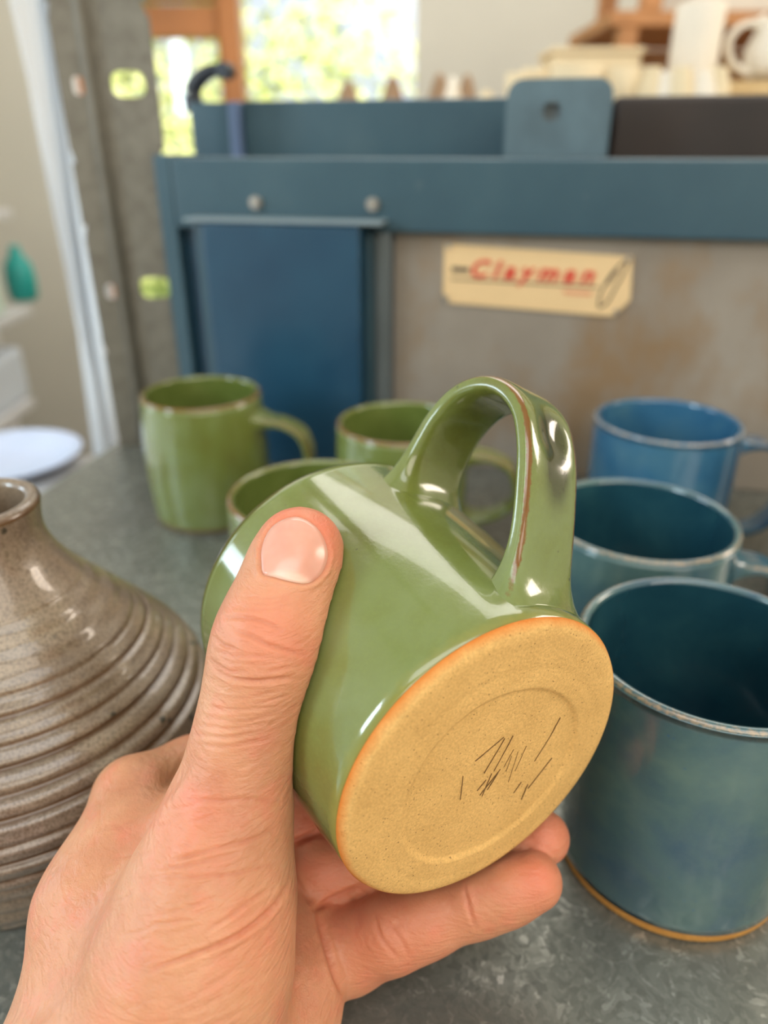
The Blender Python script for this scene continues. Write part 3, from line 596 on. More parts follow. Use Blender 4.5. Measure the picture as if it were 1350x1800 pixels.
p = bump(nt, b, ramp(nt, nn2, [(0.35, 0.0), (0.5, 0.8), (0.6, 1.0)]), 0.20, 0.0009); p = bump(nt, b, nn1, 0.45, 0.0008, p); bump(nt, b, vv, 0.26, 0.0004, p)
M_SKIN = m
hand = obj_me('hand', hme, M_SKIN, None, True); hand.location = org
tag(hand, 'left hand of a fair-skinned person, thumb on top and fingers under the held green mug', 'hand')
# the thumbnail: a curved plate seated in its fold
W2 = [Vector(p_) for p_ in W[near & (co[:, 2] < 0.2)]]
bvh = BVHTree.FromPolygons([tuple(p_) for p_ in W], [tuple(p_.vertices) for p_ in hme.polygons])
cam_o = Vector((0, 0, CAMZ)); bm = bmesh.new(); ly = bm.verts.layers.float.new('lun'); rings = []
def nail_pt(q, lift):
    d = Vector(ray(*q)).normalized(); h_ = bvh.ray_cast(cam_o, d); return h_[0]-d*lift
NR = 9; cen = bm.verts.new(nail_pt(nc, 0.0011))
for k in range(1, NR+1):
    f_ = k/NR; rings.append([bm.verts.new(nail_pt(nc+(p_-nc)*f_*0.985, 0.00105*(1-f_**3)+0.00020)) for p_ in NAIL])
for i in range(len(NAIL)):
    j = (i+1) % len(NAIL); bm.faces.new((cen, rings[0][i], rings[0][j]))
    for a_, b2 in zip(rings, rings[1:]): bm.faces.new((a_[i], b2[i], b2[j], a_[j]))
low = [bm.verts.new(nail_pt(nc+(p_-nc)*0.985, -0.0003)) for p_ in NAIL]
for i in range(len(NAIL)): j = (i+1) % len(NAIL); bm.faces.new((rings[-1][i], low[i], low[j], rings[-1][j]))
for v_ in bm.verts: v_.co -= Vector(org)
for _ in range(3): bmesh.ops.smooth_vert(bm, verts=[v_ for r_ in rings[:-1] for v_ in r_]+[cen], factor=0.5, use_axis_x=True, use_axis_y=True, use_axis_z=True)
bmesh.ops.recalc_face_normals(bm, faces=bm.faces)
for r_i, r_ in enumerate([[cen]]+rings):
    for v_ in r_:
        wq = v_.co+Vector(org); x_, y_, _z = px_of([wq]); e_ = (x_[0]-505)*(-0.22)+(y_[0]-1020)*0.97; arc = -17+0.010*(x_[0]-512)**2*0.9
        v_[ly] = 1.0/(1+math.exp(-(e_-arc)/2.0))
m, nt, b = mat('thumbnail'); v = coord(nt)
c = ramp(nt, tex(nt, v, 130, 2), [(0.30, (0.62, 0.29, 0.21)), (0.75, (0.66, 0.35, 0.26))]); c = mix(nt, math_(nt, 'MULTIPLY', attr(nt, 'lun'), 0.75), c, (0.78, 0.52, 0.41))
nt.links.new(c, b.inputs['Base Color']); S(nt, b, 'Roughness', 0.24); S(nt, b, 'Subsurface Weight', 0.2); S(nt, b, 'Subsurface Scale', 0.002); S(nt, b, 'Coat Weight', 0.25); S(nt, b, 'Coat Roughness', 0.15)
nl = obj('nail', bm, m, hand, True); nl['label'] = 'short pink thumbnail with a pale half-moon'

# ------------------------------------------------------------------ slotted steel post
m, nt, b = mat('dull_galvanised_post'); v = coord(nt)
c = ramp(nt, tex(nt, v, 90, 5, 0.7), [(0.35, (0.150, 0.135, 0.108)), (0.6, (0.205, 0.19, 0.155))]); nt.links.new(c, b.inputs['Base Color'])
S(nt, b, 'Metallic', 0.45); S(nt, b, 'Roughness', 0.55); bump(nt, b, tex(nt, v, 300, 4), 0.2, 0.001); M_POST = m
post = empty('steel_post', (-0.210, 0.612, 0), 'upright slotted galvanised steel angle post standing at the left end of the bench', 'post')
def flange(x0, y0, x1, y1, holes, z1=1.15, t=0.003):
    """plate from (x0,y0) to (x1,y1) with slots (u0,u1,z0,z1)"""
    bm = bmesh.new(); L_ = math.hypot(x1-x0, y1-y0); d = Vector(((x1-x0)/L_, (y1-y0)/L_, 0)); nrm = Vector((-d.y, d.x, 0))
    N = 24; holes = sorted(holes, key=lambda h_: h_[2]); zp = 0.0
    def strip(loop_o, loop_i):
        pass
    def q(pts):
        vs = [[bm.verts.new(Vector((x0, y0, 0))+d*u_+Vector((0, 0, z_))+nrm*s_*t/2) for u_, z_ in pts] for s_ in (-1, 1)]
        bm.faces.new(vs[0]); bm.faces.new(vs[1][::-1])
    for (u0, u1, a_, b2) in holes:
        zc = (a_+b2)/2; pad = 0.05; z_lo, z_hi = zc-pad, zc+pad
        if z_lo > zp: q([(0, zp), (L_, zp), (L_, z_lo), (0, z_lo)])
        ob, ib = [], []
        hr = (b2-a_)/2
        for k in range(N):
            an = 2*PI*k/N+PI/N; cx = (u0+u1)/2; hx = (u1-u0)/2
            px_ = math.cos(an); pz_ = math.sin(an); iu = cx+math.copysign(abs(px_)**0.6, px_)*hx; iz = zc+math.copysign(abs(pz_)**0.6, pz_)*hr
            s_ = 1/max(abs(px_), abs(pz_)); bx_, bz_ = px_*s_, pz_*s_; ou = (bx_+1)/2*L_; oz = zc+bz_*pad
            ob.append((ou, oz)); ib.append((iu, iz))
        for k in range(N):
            j = (k+1) % N; q([ob[k], ob[j], ib[j], ib[k]])
            P3 = lambda uz, s_: Vector((x0, y0, 0))+d*uz[0]+Vector((0, 0, uz[1]))+nrm*s_*t/2
            bm.faces.new([bm.verts.new(P3(ib[k], -1)), bm.verts.new(P3(ib[j], -1)), bm.verts.new(P3(ib[j], 1)), bm.verts.new(P3(ib[k], 1))])
        zp = z_hi
    q([(0, zp), (L_, zp), (L_, z1), (0, z1)])
    for u_ in (0, L_):
        p_ = Vector((x0, y0, 0))+d*u_; bm.faces.new([bm.verts.new(p_+nrm*s_*t/2+Vector((0, 0, z_))) for s_, z_ in ((-1, 0), (1, 0), (1, z1), (-1, z1))])
    bmesh.ops.remove_doubles(bm, verts=bm.verts, dist=1e-5); bmesh.ops.recalc_face_normals(bm, faces=bm.faces)
    return bm
zh_at = lambda px, py, Y: at_y(px, py, Y).z
za, zb_ = zh_at(225, 147, 0.61), zh_at(270, 507, 0.61)
zc_, zd_ = zh_at(140, 149, 0.60), zh_at(196, 516, 0.60)
obj('right_flange', flange(0, 0, 0.046, 0.004, [(0.014, 0.038, za-0.0085, za+0.0085), (0.014, 0.038, zb_-0.0085, zb_+0.0085)]), M_POST, post)
obj('left_flange', flange(0, 0, -0.021, -0.006, [(-0+0.005, 0.013, zc_-0.006, zc_+0.006), (0.005, 0.013, zd_-0.006, zd_+0.006)]), M_POST, post)
bm = bmesh.new(); cyl(bm, (0.001, -0.0035, 0), (0.001, -0.0035, 1.15), 0.0050, 24); obj('corner_bead', bm, simple('zinc_edge_highlight', (0.27, 0.245, 0.20), 0.5, metal=0.4, scale=60), post, True)  # bead colour lightened to paint the highlight along the corner

# ------------------------------------------------------------------ the blue machine (slab press) along the back of the bench
m, nt, b = mat('blue_machine_enamel'); v = coord(nt)
c = ramp(nt, tex(nt, v, 9, 5, 0.6), [(0.3, (0.026, 0.062, 0.086)), (0.55, (0.037, 0.080, 0.103)), (0.75, (0.055, 0.100, 0.120))])
c = mix(nt, ramp(nt, tex(nt, v, 60, 5, 0.7), [(0.66, 0.0), (0.76, 0.5)]), c, (0.20, 0.24, 0.24))
nt.links.new(c, b.inputs['Base Color']); S(nt, b, 'Roughness', 0.34); bump(nt, b, tex(nt, v, 120, 3), 0.1, 0.001); M_ENAM = m
m, nt, b = mat('deep_blue_door_enamel'); v = coord(nt)
c = ramp(nt, tex(nt, v, 14, 5, 0.6), [(0.3, (0.008, 0.042, 0.082)), (0.7, (0.014, 0.060, 0.105))]); c = mix(nt, ramp(nt, tex(nt, v, 50, 4, 0.7), [(0.68, 0.0), (0.8, 0.4)]), c, (0.2, 0.25, 0.25))
nt.links.new(c, b.inputs['Base Color']); S(nt, b, 'Roughness', 0.32); S(nt, b, 'Coat Weight', 0.15); bump(nt, b, tex(nt, v, 60, 3), 0.15, 0.002); M_DOOR = m
m, nt, b = mat('rust_stained_steel_panel'); v = coord(nt)
c = ramp(nt, tex(nt, v, 7, 5, 0.6), [(0.3, (0.235, 0.195, 0.155)), (0.7, (0.33, 0.285, 0.235))])
c = mix(nt, ramp(nt, tex(nt, coord(nt, scale=(1, 1, 0.6)), 11, 6, 0.65), [(0.50, 0.0), (0.66, 0.75)]), c, (0.25, 0.145, 0.06))
nt.links.new(c, b.inputs['Base Color']); S(nt, b, 'Metallic', 0.25); S(nt, b, 'Roughness', 0.5); bump(nt, b, tex(nt, v, 90, 4), 0.15, 0.001); M_RUST = m
M_GREY = simple('grey_painted_steel', (0.11, 0.13, 0.135), 0.45, var=0.15, scale=14)
M_DARK = simple('dark_brown_rusted_steel', (0.020, 0.012, 0.009), 0.6, var=0.4, scale=12)
M_STEEL = simple('worn_bright_steel', (0.45, 0.42, 0.38), 0.35, metal=0.8, scale=50)
mach = empty('slab_press', BK, 'blue enamelled steel clay press running along the back of the bench', 'machine', rot=(0, 0, math.atan2(TU.y, TU.x)))
def hit_plane(px, py, off):     # photograph ray -> (s, z) on the machine plane set off behind its front face
    d = Vector(ray(px, py)); k = ((BK+TN*off)-Vector((0, 0, CAMZ))).dot(TN)/d.dot(TN); P_ = Vector((0, 0, CAMZ))+d*k; return (P_-BK).dot(TU), P_.z
def mbox(name, s0, s1, y0, y1, z0, z1, m, bev=0.0015, parent=None):
    return obj(name, box(((s0+s1)/2, (y0+y1)/2, (z0+z1)/2), (s1-s0, y1-y0, z1-z0), bev), m, parent or mach)
sl, zt_ = hit_plane(298, 276, 0); _, zbm = hit_plane(690, 409, 0); RE = 0.75
zt_ = 0.2288
beam = mbox('front_beam', sl, RE, 0, 0.004, zbm, zt_, M_ENAM)
mbox('beam_top_flange', sl, RE, 0.0045, 0.045, zt_-0.004, zt_, M_ENAM)
mbox('end_plate', sl-0.014, sl-0.0005, 0.0, 0.06, 0.0, zt_+0.002, M_ENAM)
s690, _ = hit_plane(688, 600, 0.006); s605, _ = hit_plane(606, 600, -0.022); s360, _ = hit_plane(362, 500, -0.022)
mbox('steel_panel', s690+0.0005, RE, 0.012, 0.015, 0.0006, zbm+0.02, M_RUST, 0)
mbox('back_plate', sl, s690, 0.010, 0.014, 0.0006, zbm+0.02, M_DOOR, 0)
mbox('side_channel', s605+0.018, s690, -0.001, 0.0095, 0.0006, zbm-0.0005, M_GREY)
mbox('channel_edge', s605+0.013, s605+0.0175, -0.010, 0.0095, 0.0006, zbm-0.0005, M_ENAM)
zbx = hit_plane(605, 396, -0.022)[1]
cb = mbox('control_box', s360, s605+0.0125, -0.022, -0.001, 0.0006, zbx, M_DOOR, 0.002)
mbox('box_lid', s360-0.012, s690-0.001, -0.024, -0.0015, zbx+0.0003, zbx+0.003, simple('lid_grey_blue_sheen', (0.20, 0.25, 0.27), 0.35, var=0.1), 0.0008)  # lid colour lightened to stand for light reflected off its top
mbox('frame_strip', s360-0.010, s360-0.0005, -0.012, 0.009, 0.0006, zbx-0.0005, M_ENAM)
for px_, py_ in ((451, 356), (656, 359)):
    s_, z_ = hit_plane(px_, py_, 0); bm = bmesh.new(); cyl(bm, (s_, -0.0035, z_), (s_, 0.0, z_), 0.0045, 20); cyl(bm, (s_, -0.0062, z_), (s_, -0.0035, z_), 0.0032, 6); obj('bolt', bm, M_STEEL, mach)
# back beams
def brow(off, px, py): return hit_plane(px, py, off)
b0, zb0 = brow(0.10, 331, 180); zb1 = brow(0.10, 500, 262)[1]; sA = brow(0.10, 405, 200)[0]; sB = brow(0.10, 426, 200)[0]; sC = brow(0.10, 1076, 200)[0]
mbox('rear_beam', b0, sA, 0.10, 0.135, zb1-0.03, zb0, M_ENAM)
mbox('beam_joint', sA+0.0003, sB-0.0003, 0.094, 0.135, zb1-0.03, zb0, simple('pale_blue_steel_joint', (0.10, 0.15, 0.26), 0.4))
mbox('rear_beam', sB, sC, 0.10, 0.135, zb1-0.03, brow(0.10, 660, 174)[1], M_ENAM)
mbox('dark_roller_beam', sC+0.001, RE, 0.10, 0.14, zb1-0.05, brow(0.10, 1200, 167)[1], M_DARK, 0.004)
mbox('bearer', sl+0.05, RE-0.05, 0.046, 0.0995, 0.12, zb1-0.031, M_GREY)
mbox('press_bed', sl+0.002, RE-0.002, 0.02, 0.14, 0.0006, 0.1195, M_GREY)
# lifting lug with its hole
l0, l1 = brow(0.05, 890, 200)[0], brow(0.05, 1074, 200)[0]; lt = brow(0.05, 980, 138)[1]; lz = zt_+0.0002
bm = bmesh.new(); hx, hz_ = brow(0.05, 970, 196); N = 48; o_, i_ = [], []
def rrect(an):   # outline of the plate with rounded top corners
    cx, cz, ex, ez, rr = (l0+l1)/2, (lz+lt)/2, (l1-l0)/2, (lt-lz)/2, 0.011
    dx, dz = math.cos(an), math.sin(an); s_ = min(ex/abs(dx) if abs(dx) > 1e-9 else 9, ez/abs(dz) if abs(dz) > 1e-9 else 9); x_, z_ = dx*s_, dz*s_
    if z_ > ez-rr and abs(x_) > ex-rr:
        ccx, ccz = math.copysign(ex-rr, x_), ez-rr; v2 = Vector((x_-ccx, z_-ccz)).normalized()*rr; x_, z_ = ccx+v2.x, ccz+v2.y
    return cx+x_, cz+z_
for k in range(N*2):
    an = 2*PI*k/(2*N)+0.01; o_.append(rrect(an)); i_.append((hx+0.0062*math.cos(an), hz_+0.0062*math.sin(an)))
for s_ in (0, 1): pass
VO = [[bm.verts.new((x_, y_, z_)) for x_, z_ in o_] for y_ in (0.046, 0.052)]; VI = [[bm.verts.new((x_, y_, z_)) for x_, z_ in i_] for y_ in (0.046, 0.052)]
n2 = 2*N
for k in range(n2):
    j = (k+1) % n2
    bm.faces.new((VO[0][k], VO[0][j], VI[0][j], VI[0][k])); bm.faces.new((VO[1][j], VO[1][k], VI[1][k], VI[1][j]))
    bm.faces.new((VO[0][j], VO[0][k], VO[1][k], VO[1][j])); bm.faces.new((VI[0][k], VI[0][j], VI[1][j], VI[1][k]))
bmesh.ops.recalc_face_normals(bm, faces=bm.faces); obj('lifting_lug', bm, simple('worn_blue_grey_steel', (0.085, 0.135, 0.160), 0.45, var=0.25, scale=18), mach)
mbox('lug_web', l0+0.01, l1-0.01, 0.0524, 0.09, lz, lt-0.014, M_GREY)
# crank hook at the left end
hk = [brow(0.11, x_, y_) for x_, y_ in ((338, 196), (334, 160), (346, 138), (366, 124), (386, 122))]
bm = bmesh.new(); Pk = catmull([(s_, z_) for s_, z_ in hk], 6)
for (a_, b2), i in zip(zip(Pk, Pk[1:]), range(99)):
    w0 = 0.0085-0.0042*i/len(Pk); cyl(bm, (a_[0], 0.115, a_[1]), (b2[0], 0.115, b2[1]), w0, 12, w0-0.00015)
hkb, _hz = brow(0.11, 392, 124); cyl(bm, (hkb, 0.108, _hz), (hkb, 0.122, _hz), 0.0065, 16)
obj('crank_hook', bm, simple('blackened_steel', (0.02, 0.024, 0.032), 0.4), mach)

# the maker's plate
np0 = [hit_plane(x_, y_, 0.0105) for x_, y_ in ((781, 428), (1112, 451), (1108, 527), (1078, 556), (790, 532), (779, 515))]
bm = bmesh.new(); fr = [bm.verts.new((s_, 0.0095, z_)) for s_, z_ in np0]; bk = [bm.verts.new((s_, 0.0115, z_)) for s_, z_ in np0]
bm.faces.new(fr); bm.faces.new(bk[::-1])
for k in range(6): bm.faces.new((fr[k], fr[(k+1) % 6], bk[(k+1) % 6], bk[k]))
bmesh.ops.recalc_face_normals(bm, faces=bm.faces)
plate = obj('name_plate', bm, simple('cream_printed_plate', (0.72, 0.50, 0.26), 0.45, var=0.06, scale=12), mach); plate['label'] = 'cream maker plate with red lettering'
M_RED = simple('red_print', (0.60, 0.045, 0.025), 0.5, var=0.05); M_INK = simple('dark_print', (0.07, 0.055, 0.04), 0.5, var=0.05)
s0, z0 = hit_plane(828, 486, 0.0095); s1, z1 = hit_plane(1044, 498, 0.0095); ang = math.atan2(z1-z0, s1-s0)
def text(name, body, s_, z_, width, m, shear=0.3, bold=0.0006, y=0.0090):
    cu = bpy.data.curves.new(name, 'FONT'); cu.body = body; cu.size = 0.02; cu.shear = shear; cu.space_character = 1.42; cu.extrude = 0.0003; cu.offset = bold
    t_ = bpy.data.objects.new(name, cu); COL.objects.link(t_); dg = bpy.context.evaluated_depsgraph_get(); me = bpy.data.meshes.new_from_object(t_.evaluated_get(dg)); bpy.data.objects.remove(t_)
    xs = [v_.co.x for v_ in me.vertices]; x0_, x1_ = min(xs), max(xs); f_ = width/(x1_-x0_)
    for v_ in me.vertices:
        x_, yy = (v_.co.x-x0_)*f_, v_.co.y*f_*0.92; v_.co = Vector((s_+x_*math.cos(ang)-yy*math.sin(ang), y-v_.co.z, z_+x_*math.sin(ang)+yy*math.cos(ang)))
    return obj_me(name, me, m, plate)
def strip(name, pts, wd, m, y=0.0090):
    Q = catmull(pts, 5) if len(pts) > 2 else np.array(pts); bm = bmesh.new(); pv = None
    for k in range(len(Q)):
        d = Q[min(k+1, len(Q)-1)]-Q[max(k-1, 0)]; d = d/np.linalg.norm(d); n_ = np.array([-d[1], d[0]])*wd/2
        vs = [bm.verts.new((Q[k][0]+n_[0]*s_, y_, Q[k][1]+n_[1]*s_)) for s_, y_ in ((1, y), (-1, y), (-1, y+0.0004), (1, y+0.0004))]
        if pv:
            for a_ in range(4): bm.faces.new((pv[a_], pv[(a_+1) % 4], vs[(a_+1) % 4], vs[a_]))
        pv = vs
    bmesh.ops.recalc_face_normals(bm, faces=bm.faces); return obj(name, bm, m, plate)
text('lettering', 'Clayman', s0, z0, math.hypot(s1-s0, z1-z0), M_RED)
H9 = lambda x_, y_: hit_plane(x_, y_, 0.0092)
strip('underline', [H9(792, 490), H9(1052, 505)], 0.0011, M_INK)
strip('dash_mark', [H9(794, 473), H9(824, 475)], 0.0035, M_INK)
strip('loop_mark', [H9(1052, 540), H9(1056, 515), H9(1075, 482), H9(1100, 458), H9(1098, 476), H9(1082, 505), H9(1066, 533), H9(1052, 540)], 0.0013, M_INK)
strip('loop_mark', [H9(1066, 500), H9(1086, 474)], 0.0016, M_INK)
strip('small_red_line', [H9(990, 513), H9(1040, 517)], 0.0022, simple('faded_red_print', (0.62, 0.22, 0.12), 0.5, var=0.05))
for px_, py_ in ((789, 432), (1104, 456), (1083, 548), (785, 524)):
    s_, z_ = H9(px_, py_); bm = bmesh.new(); cyl(bm, (s_, 0.0082, z_), (s_, 0.0098, z_), 0.0018, 12); obj('rivet', bm, M_STEEL, plate)

# ------------------------------------------------------------------ bisque ware drying behind the press
YW = 1.05
zb_w = at_y(1100, 170, YW).z-0.02
M_BISQ = simple('cream_bisque', (0.72, 0.60, 0.40), 0.8, var=0.06, scale=15)
M_BISQW = simple('white_bisque', (0.76, 0.70, 0.60), 0.75, var=0.05, scale=15)
M_WOODB = simple('pale_ware_board', (0.62, 0.46, 0.24), 0.7, var=0.12, scale=9)
M_OAK = simple('orange_brown_shelf_timber', (0.44, 0.20, 0.075), 0.6, var=0.2, scale=7)
wb0 = -0.12; t = empty('ware_table', (0.6, YW+0.12, Z0), 'plain timber table behind the press carrying unglazed pots', 'table')
tz = zb_w-Z0
obj('table_top', box((0.10, 0, tz-0.015), (1.75, 0.42, 0.03), 0.003), M_WOODB, t)
for dx in (-0.7, 0.9):
    for dy in (-0.17, 0.17): obj('leg', box((dx, dy, (tz-0.031)/2), (0.05, 0.05, tz-0.031), 0.003), M_OAK, t)
def place(px, Y, z): p_ = at_y(px, 170, Y); return Vector((p_.x, Y, z))
def pot(name, prof, m, loc, label, cat='pot', group=None, n=48, rot=None):
    o = obj(name, lathe(prof, n), m, None, True); o.location = loc; tag(o, label, cat, group)
    if rot: o.rotation_euler = rot
    return o
zt0 = zb_w+0.0005
# tall cylinder
r_ = (at_y(1262, 100, YW).x-at_y(1180, 100, YW).x)/2; hc = at_y(1220, 6, YW).z-zt0; x_ = at_y(1221, 90, YW).x
pot('cylinder_vase', [(0, 0), (r_-0.002, 0), (r_, 0.002), (r_, hc-0.002), (r_-0.002, hc), (r_-0.005, hc-0.002), (r_-0.005, 0.006), (0, 0.006)], M_BISQW, (x_, YW, zt0), 'tall plain cream cylinder pot standing highest among the unglazed ware', 'pot')
# cream box / slab
x0_, x1_ = at_y(972, 120, YW+0.05).x, at_y(1128, 120, YW+0.05).x; hb = at_y(1050, 86, YW+0.08).z-zt0
t = empty('bisque_box', ((x0_+x1_)/2, YW+0.10, zt0), 'long rectangular cream clay box at the back of the unglazed ware', 'box')
obj('body', box((0, 0, hb/2-0.004), (x1_-x0_, 0.09, hb-0.008), 0.004), M_BISQ, t); obj('lid', box((0, 0, hb-0.004), (x1_-x0_+0.006, 0.096, 0.007), 0.002), M_BISQ, t)
# stack of boards
for k in range(3):
    bx0 = at_y(1264, 120, YW).x; o = obj('ware_board', box((0, 0, 0), (0.26, 0.12, 0.0105), 0.001), M_WOODB); o.location = (bx0+0.133-0.004*k, YW+0.02, zt0+0.0055+0.0112*k)
    tag(o, ['pale ware board at the bottom of the stack on the far right', 'middle ware board of the stack on the far right', 'topmost ware board of the stack, under the ring-shaped handle'][k], 'board', 'ware boards in a stack')
# ring handle jug
bx0 = at_y(1322, 100, YW).x; zj = zt0+0.0055+0.0112*3+0.001
t = empty('bisque_jug', (bx0+0.035, YW+0.01, zj), 'white unglazed jug with a big round handle at the far right', 'jug')
obj('body', lathe([(0, 0), (0.030, 0), (0.037, 0.012), (0.038, 0.03), (0.030, 0.05), (0.024, 0.062), (0.021, 0.062), (0.025, 0.045), (0.03, 0.02), (0, 0.006)], 48), M_BISQW, t, True)
ob = handle_bm([(0.030, 0.008), (0.045, 0.010), (0.060, 0.024), (0.062, 0.042), (0.048, 0.056), (0.026, 0.057)], 0.006, 0.004, n=5, sub=5)
hnd = obj('handle', ob, M_BISQW, t, True); hnd.rotation_euler = (0, 0, PI)
# small cups and handles lying in front
bis = [(1138, .975, .020, 0), (1163, .97, .017, 1), (1192, .965, .018, 0), (1228, .97, .020, 1), (1256, .975, .017, 0)]
lab = ['small cream bowl upturned left of the cylinder pot', 'small ring-footed cream bowl second from the left in the bowl row', 'small cream bowl at the centre of the row below the cylinder pot', 'cream bowl right of centre in the row below the cylinder pot', 'small cream bowl at the right end of the bowl row']
for (px_, Y_, r_, kk), lb in zip(bis, lab):
    p_ = place(px_, Y_, zt0); hh = at_y(px_, 118+8*kk, Y_).z-zt0
    pot('small_bowl', [(0, hh-0.004), (r_*0.42, hh-0.004), (r_*0.46, hh), (r_*0.56, hh), (r_*0.60, hh-0.005), (r_*0.85, hh*0.62), (r_, hh*0.25), (r_, 0), (r_-0.003, 0), (r_*0.8, hh*0.55), (0, hh*0.8)], M_BISQW if kk else M_BISQ, p_, lb, 'bowl', 'upturned small bowls', 40)
M_BRN = simple('brown_clay', (0.30, 0.19, 0.11), 0.7, var=0.15)
pc = [(905, 1.0, .012, 128, 'tiny white pinch pot just left of the lifting lug top'), (935, 1.02, .014, 120, 'tiny white pinch pot above the lifting lug'), (1010, .98, .030, 116, 'wide low cream dish in front of the clay box'), (1085, .98, .022, 120, 'low cream dish at the right end of the clay box')]
for px_, Y_, r_, yt, lb in pc:
    p_ = place(px_, Y_, zt0); hh = at_y(px_, yt, Y_).z-zt0
    pot('pinch_pot', [(0, 0), (r_*0.6, 0), (r_*0.95, hh*0.4), (r_, hh), (r_-0.002, hh), (r_*0.8, hh*0.5), (0, hh*0.3)], M_BISQ, p_, lb, 'bowl', None, 40)
for px_, Y_, r_, yt, m_, lb in ((612, 1.1, .016, 142, M_BRN, 'small brown cone-shaped pot left in front of the window'), (690, 1.1, .016, 132, M_BRN, 'small brown cone-shaped pot right in front of the window'), (772, 1.1, .016, 128, M_BRN, 'small brown pot beside the window edge'), (820, 1.1, .014, 130, M_BRN, 'small brown pot second right of the window edge'), (795, 1.04, .012, 134, M_BISQW, 'tiny white pot between two brown ones'), (855, 1.04, .014, 158, M_BISQ, 'tiny cream pot left of the lifting lug')):
    p_ = place(px_, Y_, zt0); hh = at_y(px_, yt, Y_).z-zt0
    pot('small_pot', [(0, 0), (r_, 0), (r_*1.02, hh*0.3), (r_*0.55, hh*0.8), (r_*0.2, hh), (0, hh)], m_, p_, lb, 'pot', None, 32)
# timber rack at the right
YR = 1.75
rk = empty('timber_rack', (at_y(1200, 40, YR).x, YR, Z0), 'orange-brown timber shelving rack at the upper right', 'shelf')
def rbox(name, x0, x1, y0, y1, z0, z1): return obj(name, box(((x0+x1)/2-rk.location.x, (y0+y1)/2-YR, (z0+z1)/2-Z0), (x1-x0, y1-y0, z1-z0), 0.003), M_OAK, rk)
xa = at_y(1074, 40, YR-.15).x; xb = 1.55; zs0, zs1 = at_y(1200, 46, YR-.15).z, at_y(1200, 18, YR-.15).z
rbox('shelf_board', xa, xb, YR-0.15, YR+0.2, zs0, zs1); rbox('shelf_board', xa+0.03, xb, YR-0.15, YR+0.2, zs1+0.33, zs1+0.36); rbox('shelf_board', xa, xb, YR-0.15, YR+0.2, Z0+0.35, Z0+0.38)
for x_, nm_ in ((at_y(1100, 60, YR-.13).x, 0), (xb-0.03, 1)):
    for y_ in (YR-0.13, YR+0.18): rbox('upright', x_-0.018, x_+0.018, y_-0.018, y_+0.018, Z0, zs0-0.0005); rbox('upright', x_+0.02, x_+0.056, y_-0.018, y_+0.018, zs1+0.0005, zs1+0.3295)
rbox('back_board', xa+0.05, xb, YR+0.205, YR+0.215, Z0+0.4, zs0-0.001)
o = obj('clay_block', box((0, 0, 0.05), (0.30, 0.16, 0.10), 0.01), M_BISQW); o.location = (at_y(1170, 10, YR).x+0.17, YR, zs1+0.0005); tag(o, 'white clay block on the upper shelf of the timber rack', 'clay')

# ------------------------------------------------------------------ left side: white shelving, curtain, low counter
M_WHITE = simple('white_laminate', (0.60, 0.60, 0.60), 0.5, var=0.03, scale=5)
sh = empty('white_shelf_unit', (-1.13, 1.6, Z0), 'white wall shelf unit with boxes at the far left edge', 'shelf')
def shb(name, x0, x1, y0, y1, z0, z1, m=M_WHITE): return obj(name, box(((x0+x1)/2+1.13, (y0+y1)/2-1.6, (z0+z1)/2-Z0), (x1-x0, y1-y0, z1-z0), 0.003), m, sh)
xs = -0.845
def zat(px, py): d = ray(px, py); k = xs/d[0]; return CAMZ+d[2]*k, d[1]*k
zz2, yy2 = zat(50, 541); zz3, yy3 = zat(55, 703)
zz4 = zat(20, 367)[0]
shb('back_panel', XL+0.005, XL+0.02, 0.9, yy2+0.02, Z0, 1.3)
for z_, ye in ((zz3, yy3), (zz2, yy2), (zz4, yy2), (Z0+0.1, yy3)): shb('shelf_board', XL+0.021, xs, 0.9, ye+0.02, z_-0.02, z_)
for y_ in (0.91,): shb('divider', XL+0.021, XL+0.04, y_-0.008, y_+0.008, Z0, 1.3)
def item(px0, px1, py0, zb, m, label, nm='storage_box', cat='box', group='boxes on the white shelves'):
    d0 = ray(px1, 0); 
    yb = xs*ray(px1, (py0+600)/2)[1]/ray(px1, (py0+600)/2)[0]
    zt1 = CAMZ+ray(px1, py0)[2]*(xs/ray(px1, py0)[0]); hh = zt1-zb; o = obj(nm, box((0, 0, hh/2), (0.22, 0.22, hh), 0.012), m); o.location = (xs-0.125, yb-0.12, zb+0.0006); tag(o, label, cat, group); return o
item(28, 24, 436, zz2, simple('mint_plastic', (0.62, 0.76, 0.66), 0.4, var=0.03), 'pale mint box on the middle white shelf beside the teal bottle')
item(0, 52, 606, zz3, simple('white_blue_plastic', (0.66, 0.72, 0.80), 0.4, var=0.03), 'bluish white box on the lower white shelf')
item(0, 18, 260, zz4, simple('pale_green_card', (0.60, 0.68, 0.60), 0.5, var=0.03), 'pale green box on the top white shelf')
ty = (xs-0.05)*ray(36, 490)[1]/ray(36, 490)[0]; 
o = obj('teal_bottle', lathe([(0, 0), (0.028, 0), (0.034, 0.01), (0.036, 0.05), (0.032, 0.085), (0.018, 0.105), (0.013, 0.118), (0.013, 0.128), (0, 0.130)], 32), simple('teal_plastic', (0.02, 0.36, 0.33), 0.35, var=0.1), None, True); o.location = (xs-0.05, ty+0.0, zz2+0.0006); tag(o, 'teal plastic bottle standing behind the mint box on the white shelf', 'bottle')
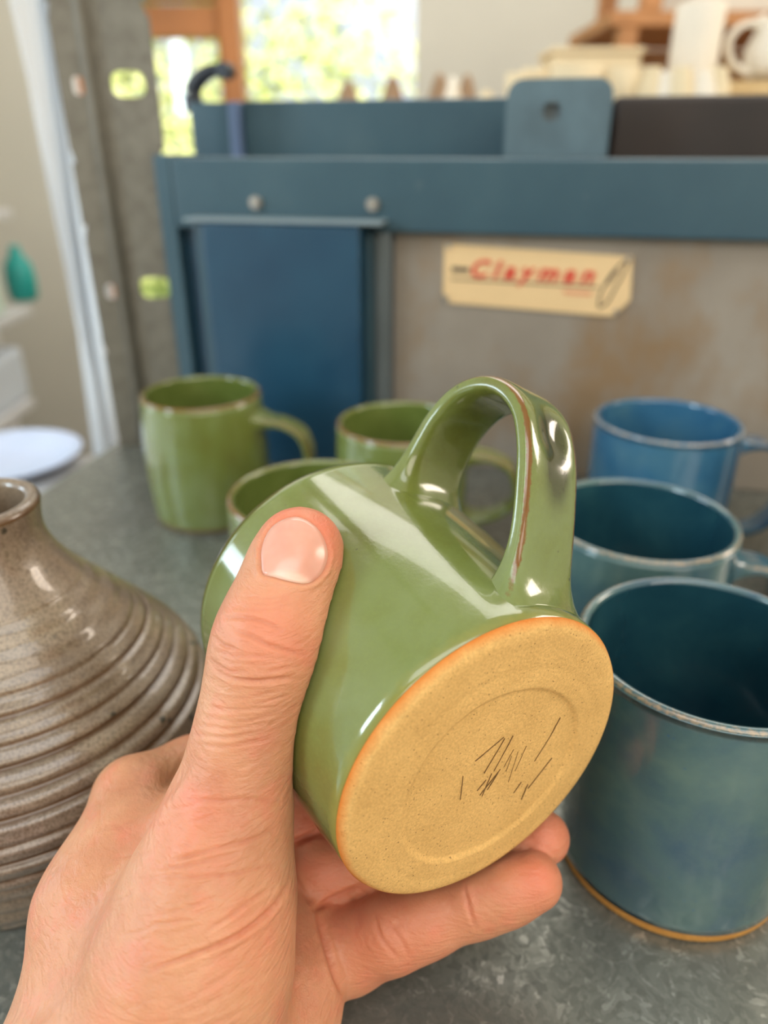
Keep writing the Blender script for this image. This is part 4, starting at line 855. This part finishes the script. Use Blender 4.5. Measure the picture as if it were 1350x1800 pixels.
# curtain strip
YC = 0.97
cx0, cx1 = at_y(82, 300, YC).x, at_y(156, 400, YC).x
bm = bmesh.new(); prev = None
for i in range(61):
    u_ = i/60; x_ = cx0+(cx1-cx0)*u_; y_ = YC+0.018*math.sin(u_*21)+0.01*math.sin(u_*47+1)
    vs = [bm.verts.new((x_+0.01*math.sin(z_*4+u_*8), y_+0.006*math.sin(z_*7+u_*5), z_)) for z_ in np.linspace(-0.6, 1.4, 24)]
    if prev:
        for k in range(23): bm.faces.new((prev[k], vs[k], vs[k+1], prev[k+1]))
    prev = vs
o = obj('curtain', bm, simple('white_voile', (0.84, 0.87, 0.90), 0.8, var=0.02, scale=4), None, True); s_ = o.modifiers.new('t', 'SOLIDIFY'); s_.thickness = 0.002; tag(o, 'white hanging curtain strip just left of the steel post', 'curtain')
bm = bmesh.new(); cyl(bm, (cx0-0.05, YC, 1.42), (cx1+0.05, YC, 1.42), 0.012, 16); o = obj('curtain_rail', bm, M_STEEL); tag(o, 'steel rail holding the white curtain', 'rail')
# low white counter with a bluish dish
ct = empty('side_counter', (-0.62, 0.40, Z0), 'white side counter beyond the left end of the workbench', 'counter')
def cpoly(name, cs, z0, z1, bev):
    bm = bmesh.new(); lo = [bm.verts.new((x+0.62, y-0.40, z0)) for x, y in cs]; hi = [bm.verts.new((x+0.62, y-0.40, z1)) for x, y in cs]
    bm.faces.new(hi); bm.faces.new(lo[::-1])
    for i in range(4): bm.faces.new((lo[i], lo[(i+1) % 4], hi[(i+1) % 4], hi[i]))
    bmesh.ops.recalc_face_normals(bm, faces=bm.faces); bmesh.ops.bevel(bm, geom=list(bm.edges), offset=bev, segments=2, affect='EDGES'); return obj(name, bm, M_WHITE, ct)
cpoly('counter_top', [(-1.0, -0.05), (-0.41, -0.05), (-0.235, 0.80), (-1.0, 0.80)], 0.745, 0.775, 0.003)
cpoly('cabinet', [(-0.98, -0.02), (-0.43, -0.02), (-0.26, 0.78), (-0.98, 0.78)], 0.0, 0.744, 0.003)
zc = Z0+0.7755; d = ray(22, 826); k = (zc-CAMZ)/d[2]; P_ = Vector((0, 0, CAMZ))+Vector(d)*k
pot('shallow_dish', [(0, 0.002), (0.035, 0.0), (0.04, 0.002), (0.060, 0.012), (0.075, 0.018), (0.077, 0.021), (0.073, 0.021), (0.055, 0.011), (0.035, 0.006), (0, 0.005)], simple('bluish_white_glaze', (0.52, 0.60, 0.78), 0.2, var=0.04), P_, 'bluish white dish on the white side counter behind the vase', 'dish', n=64)
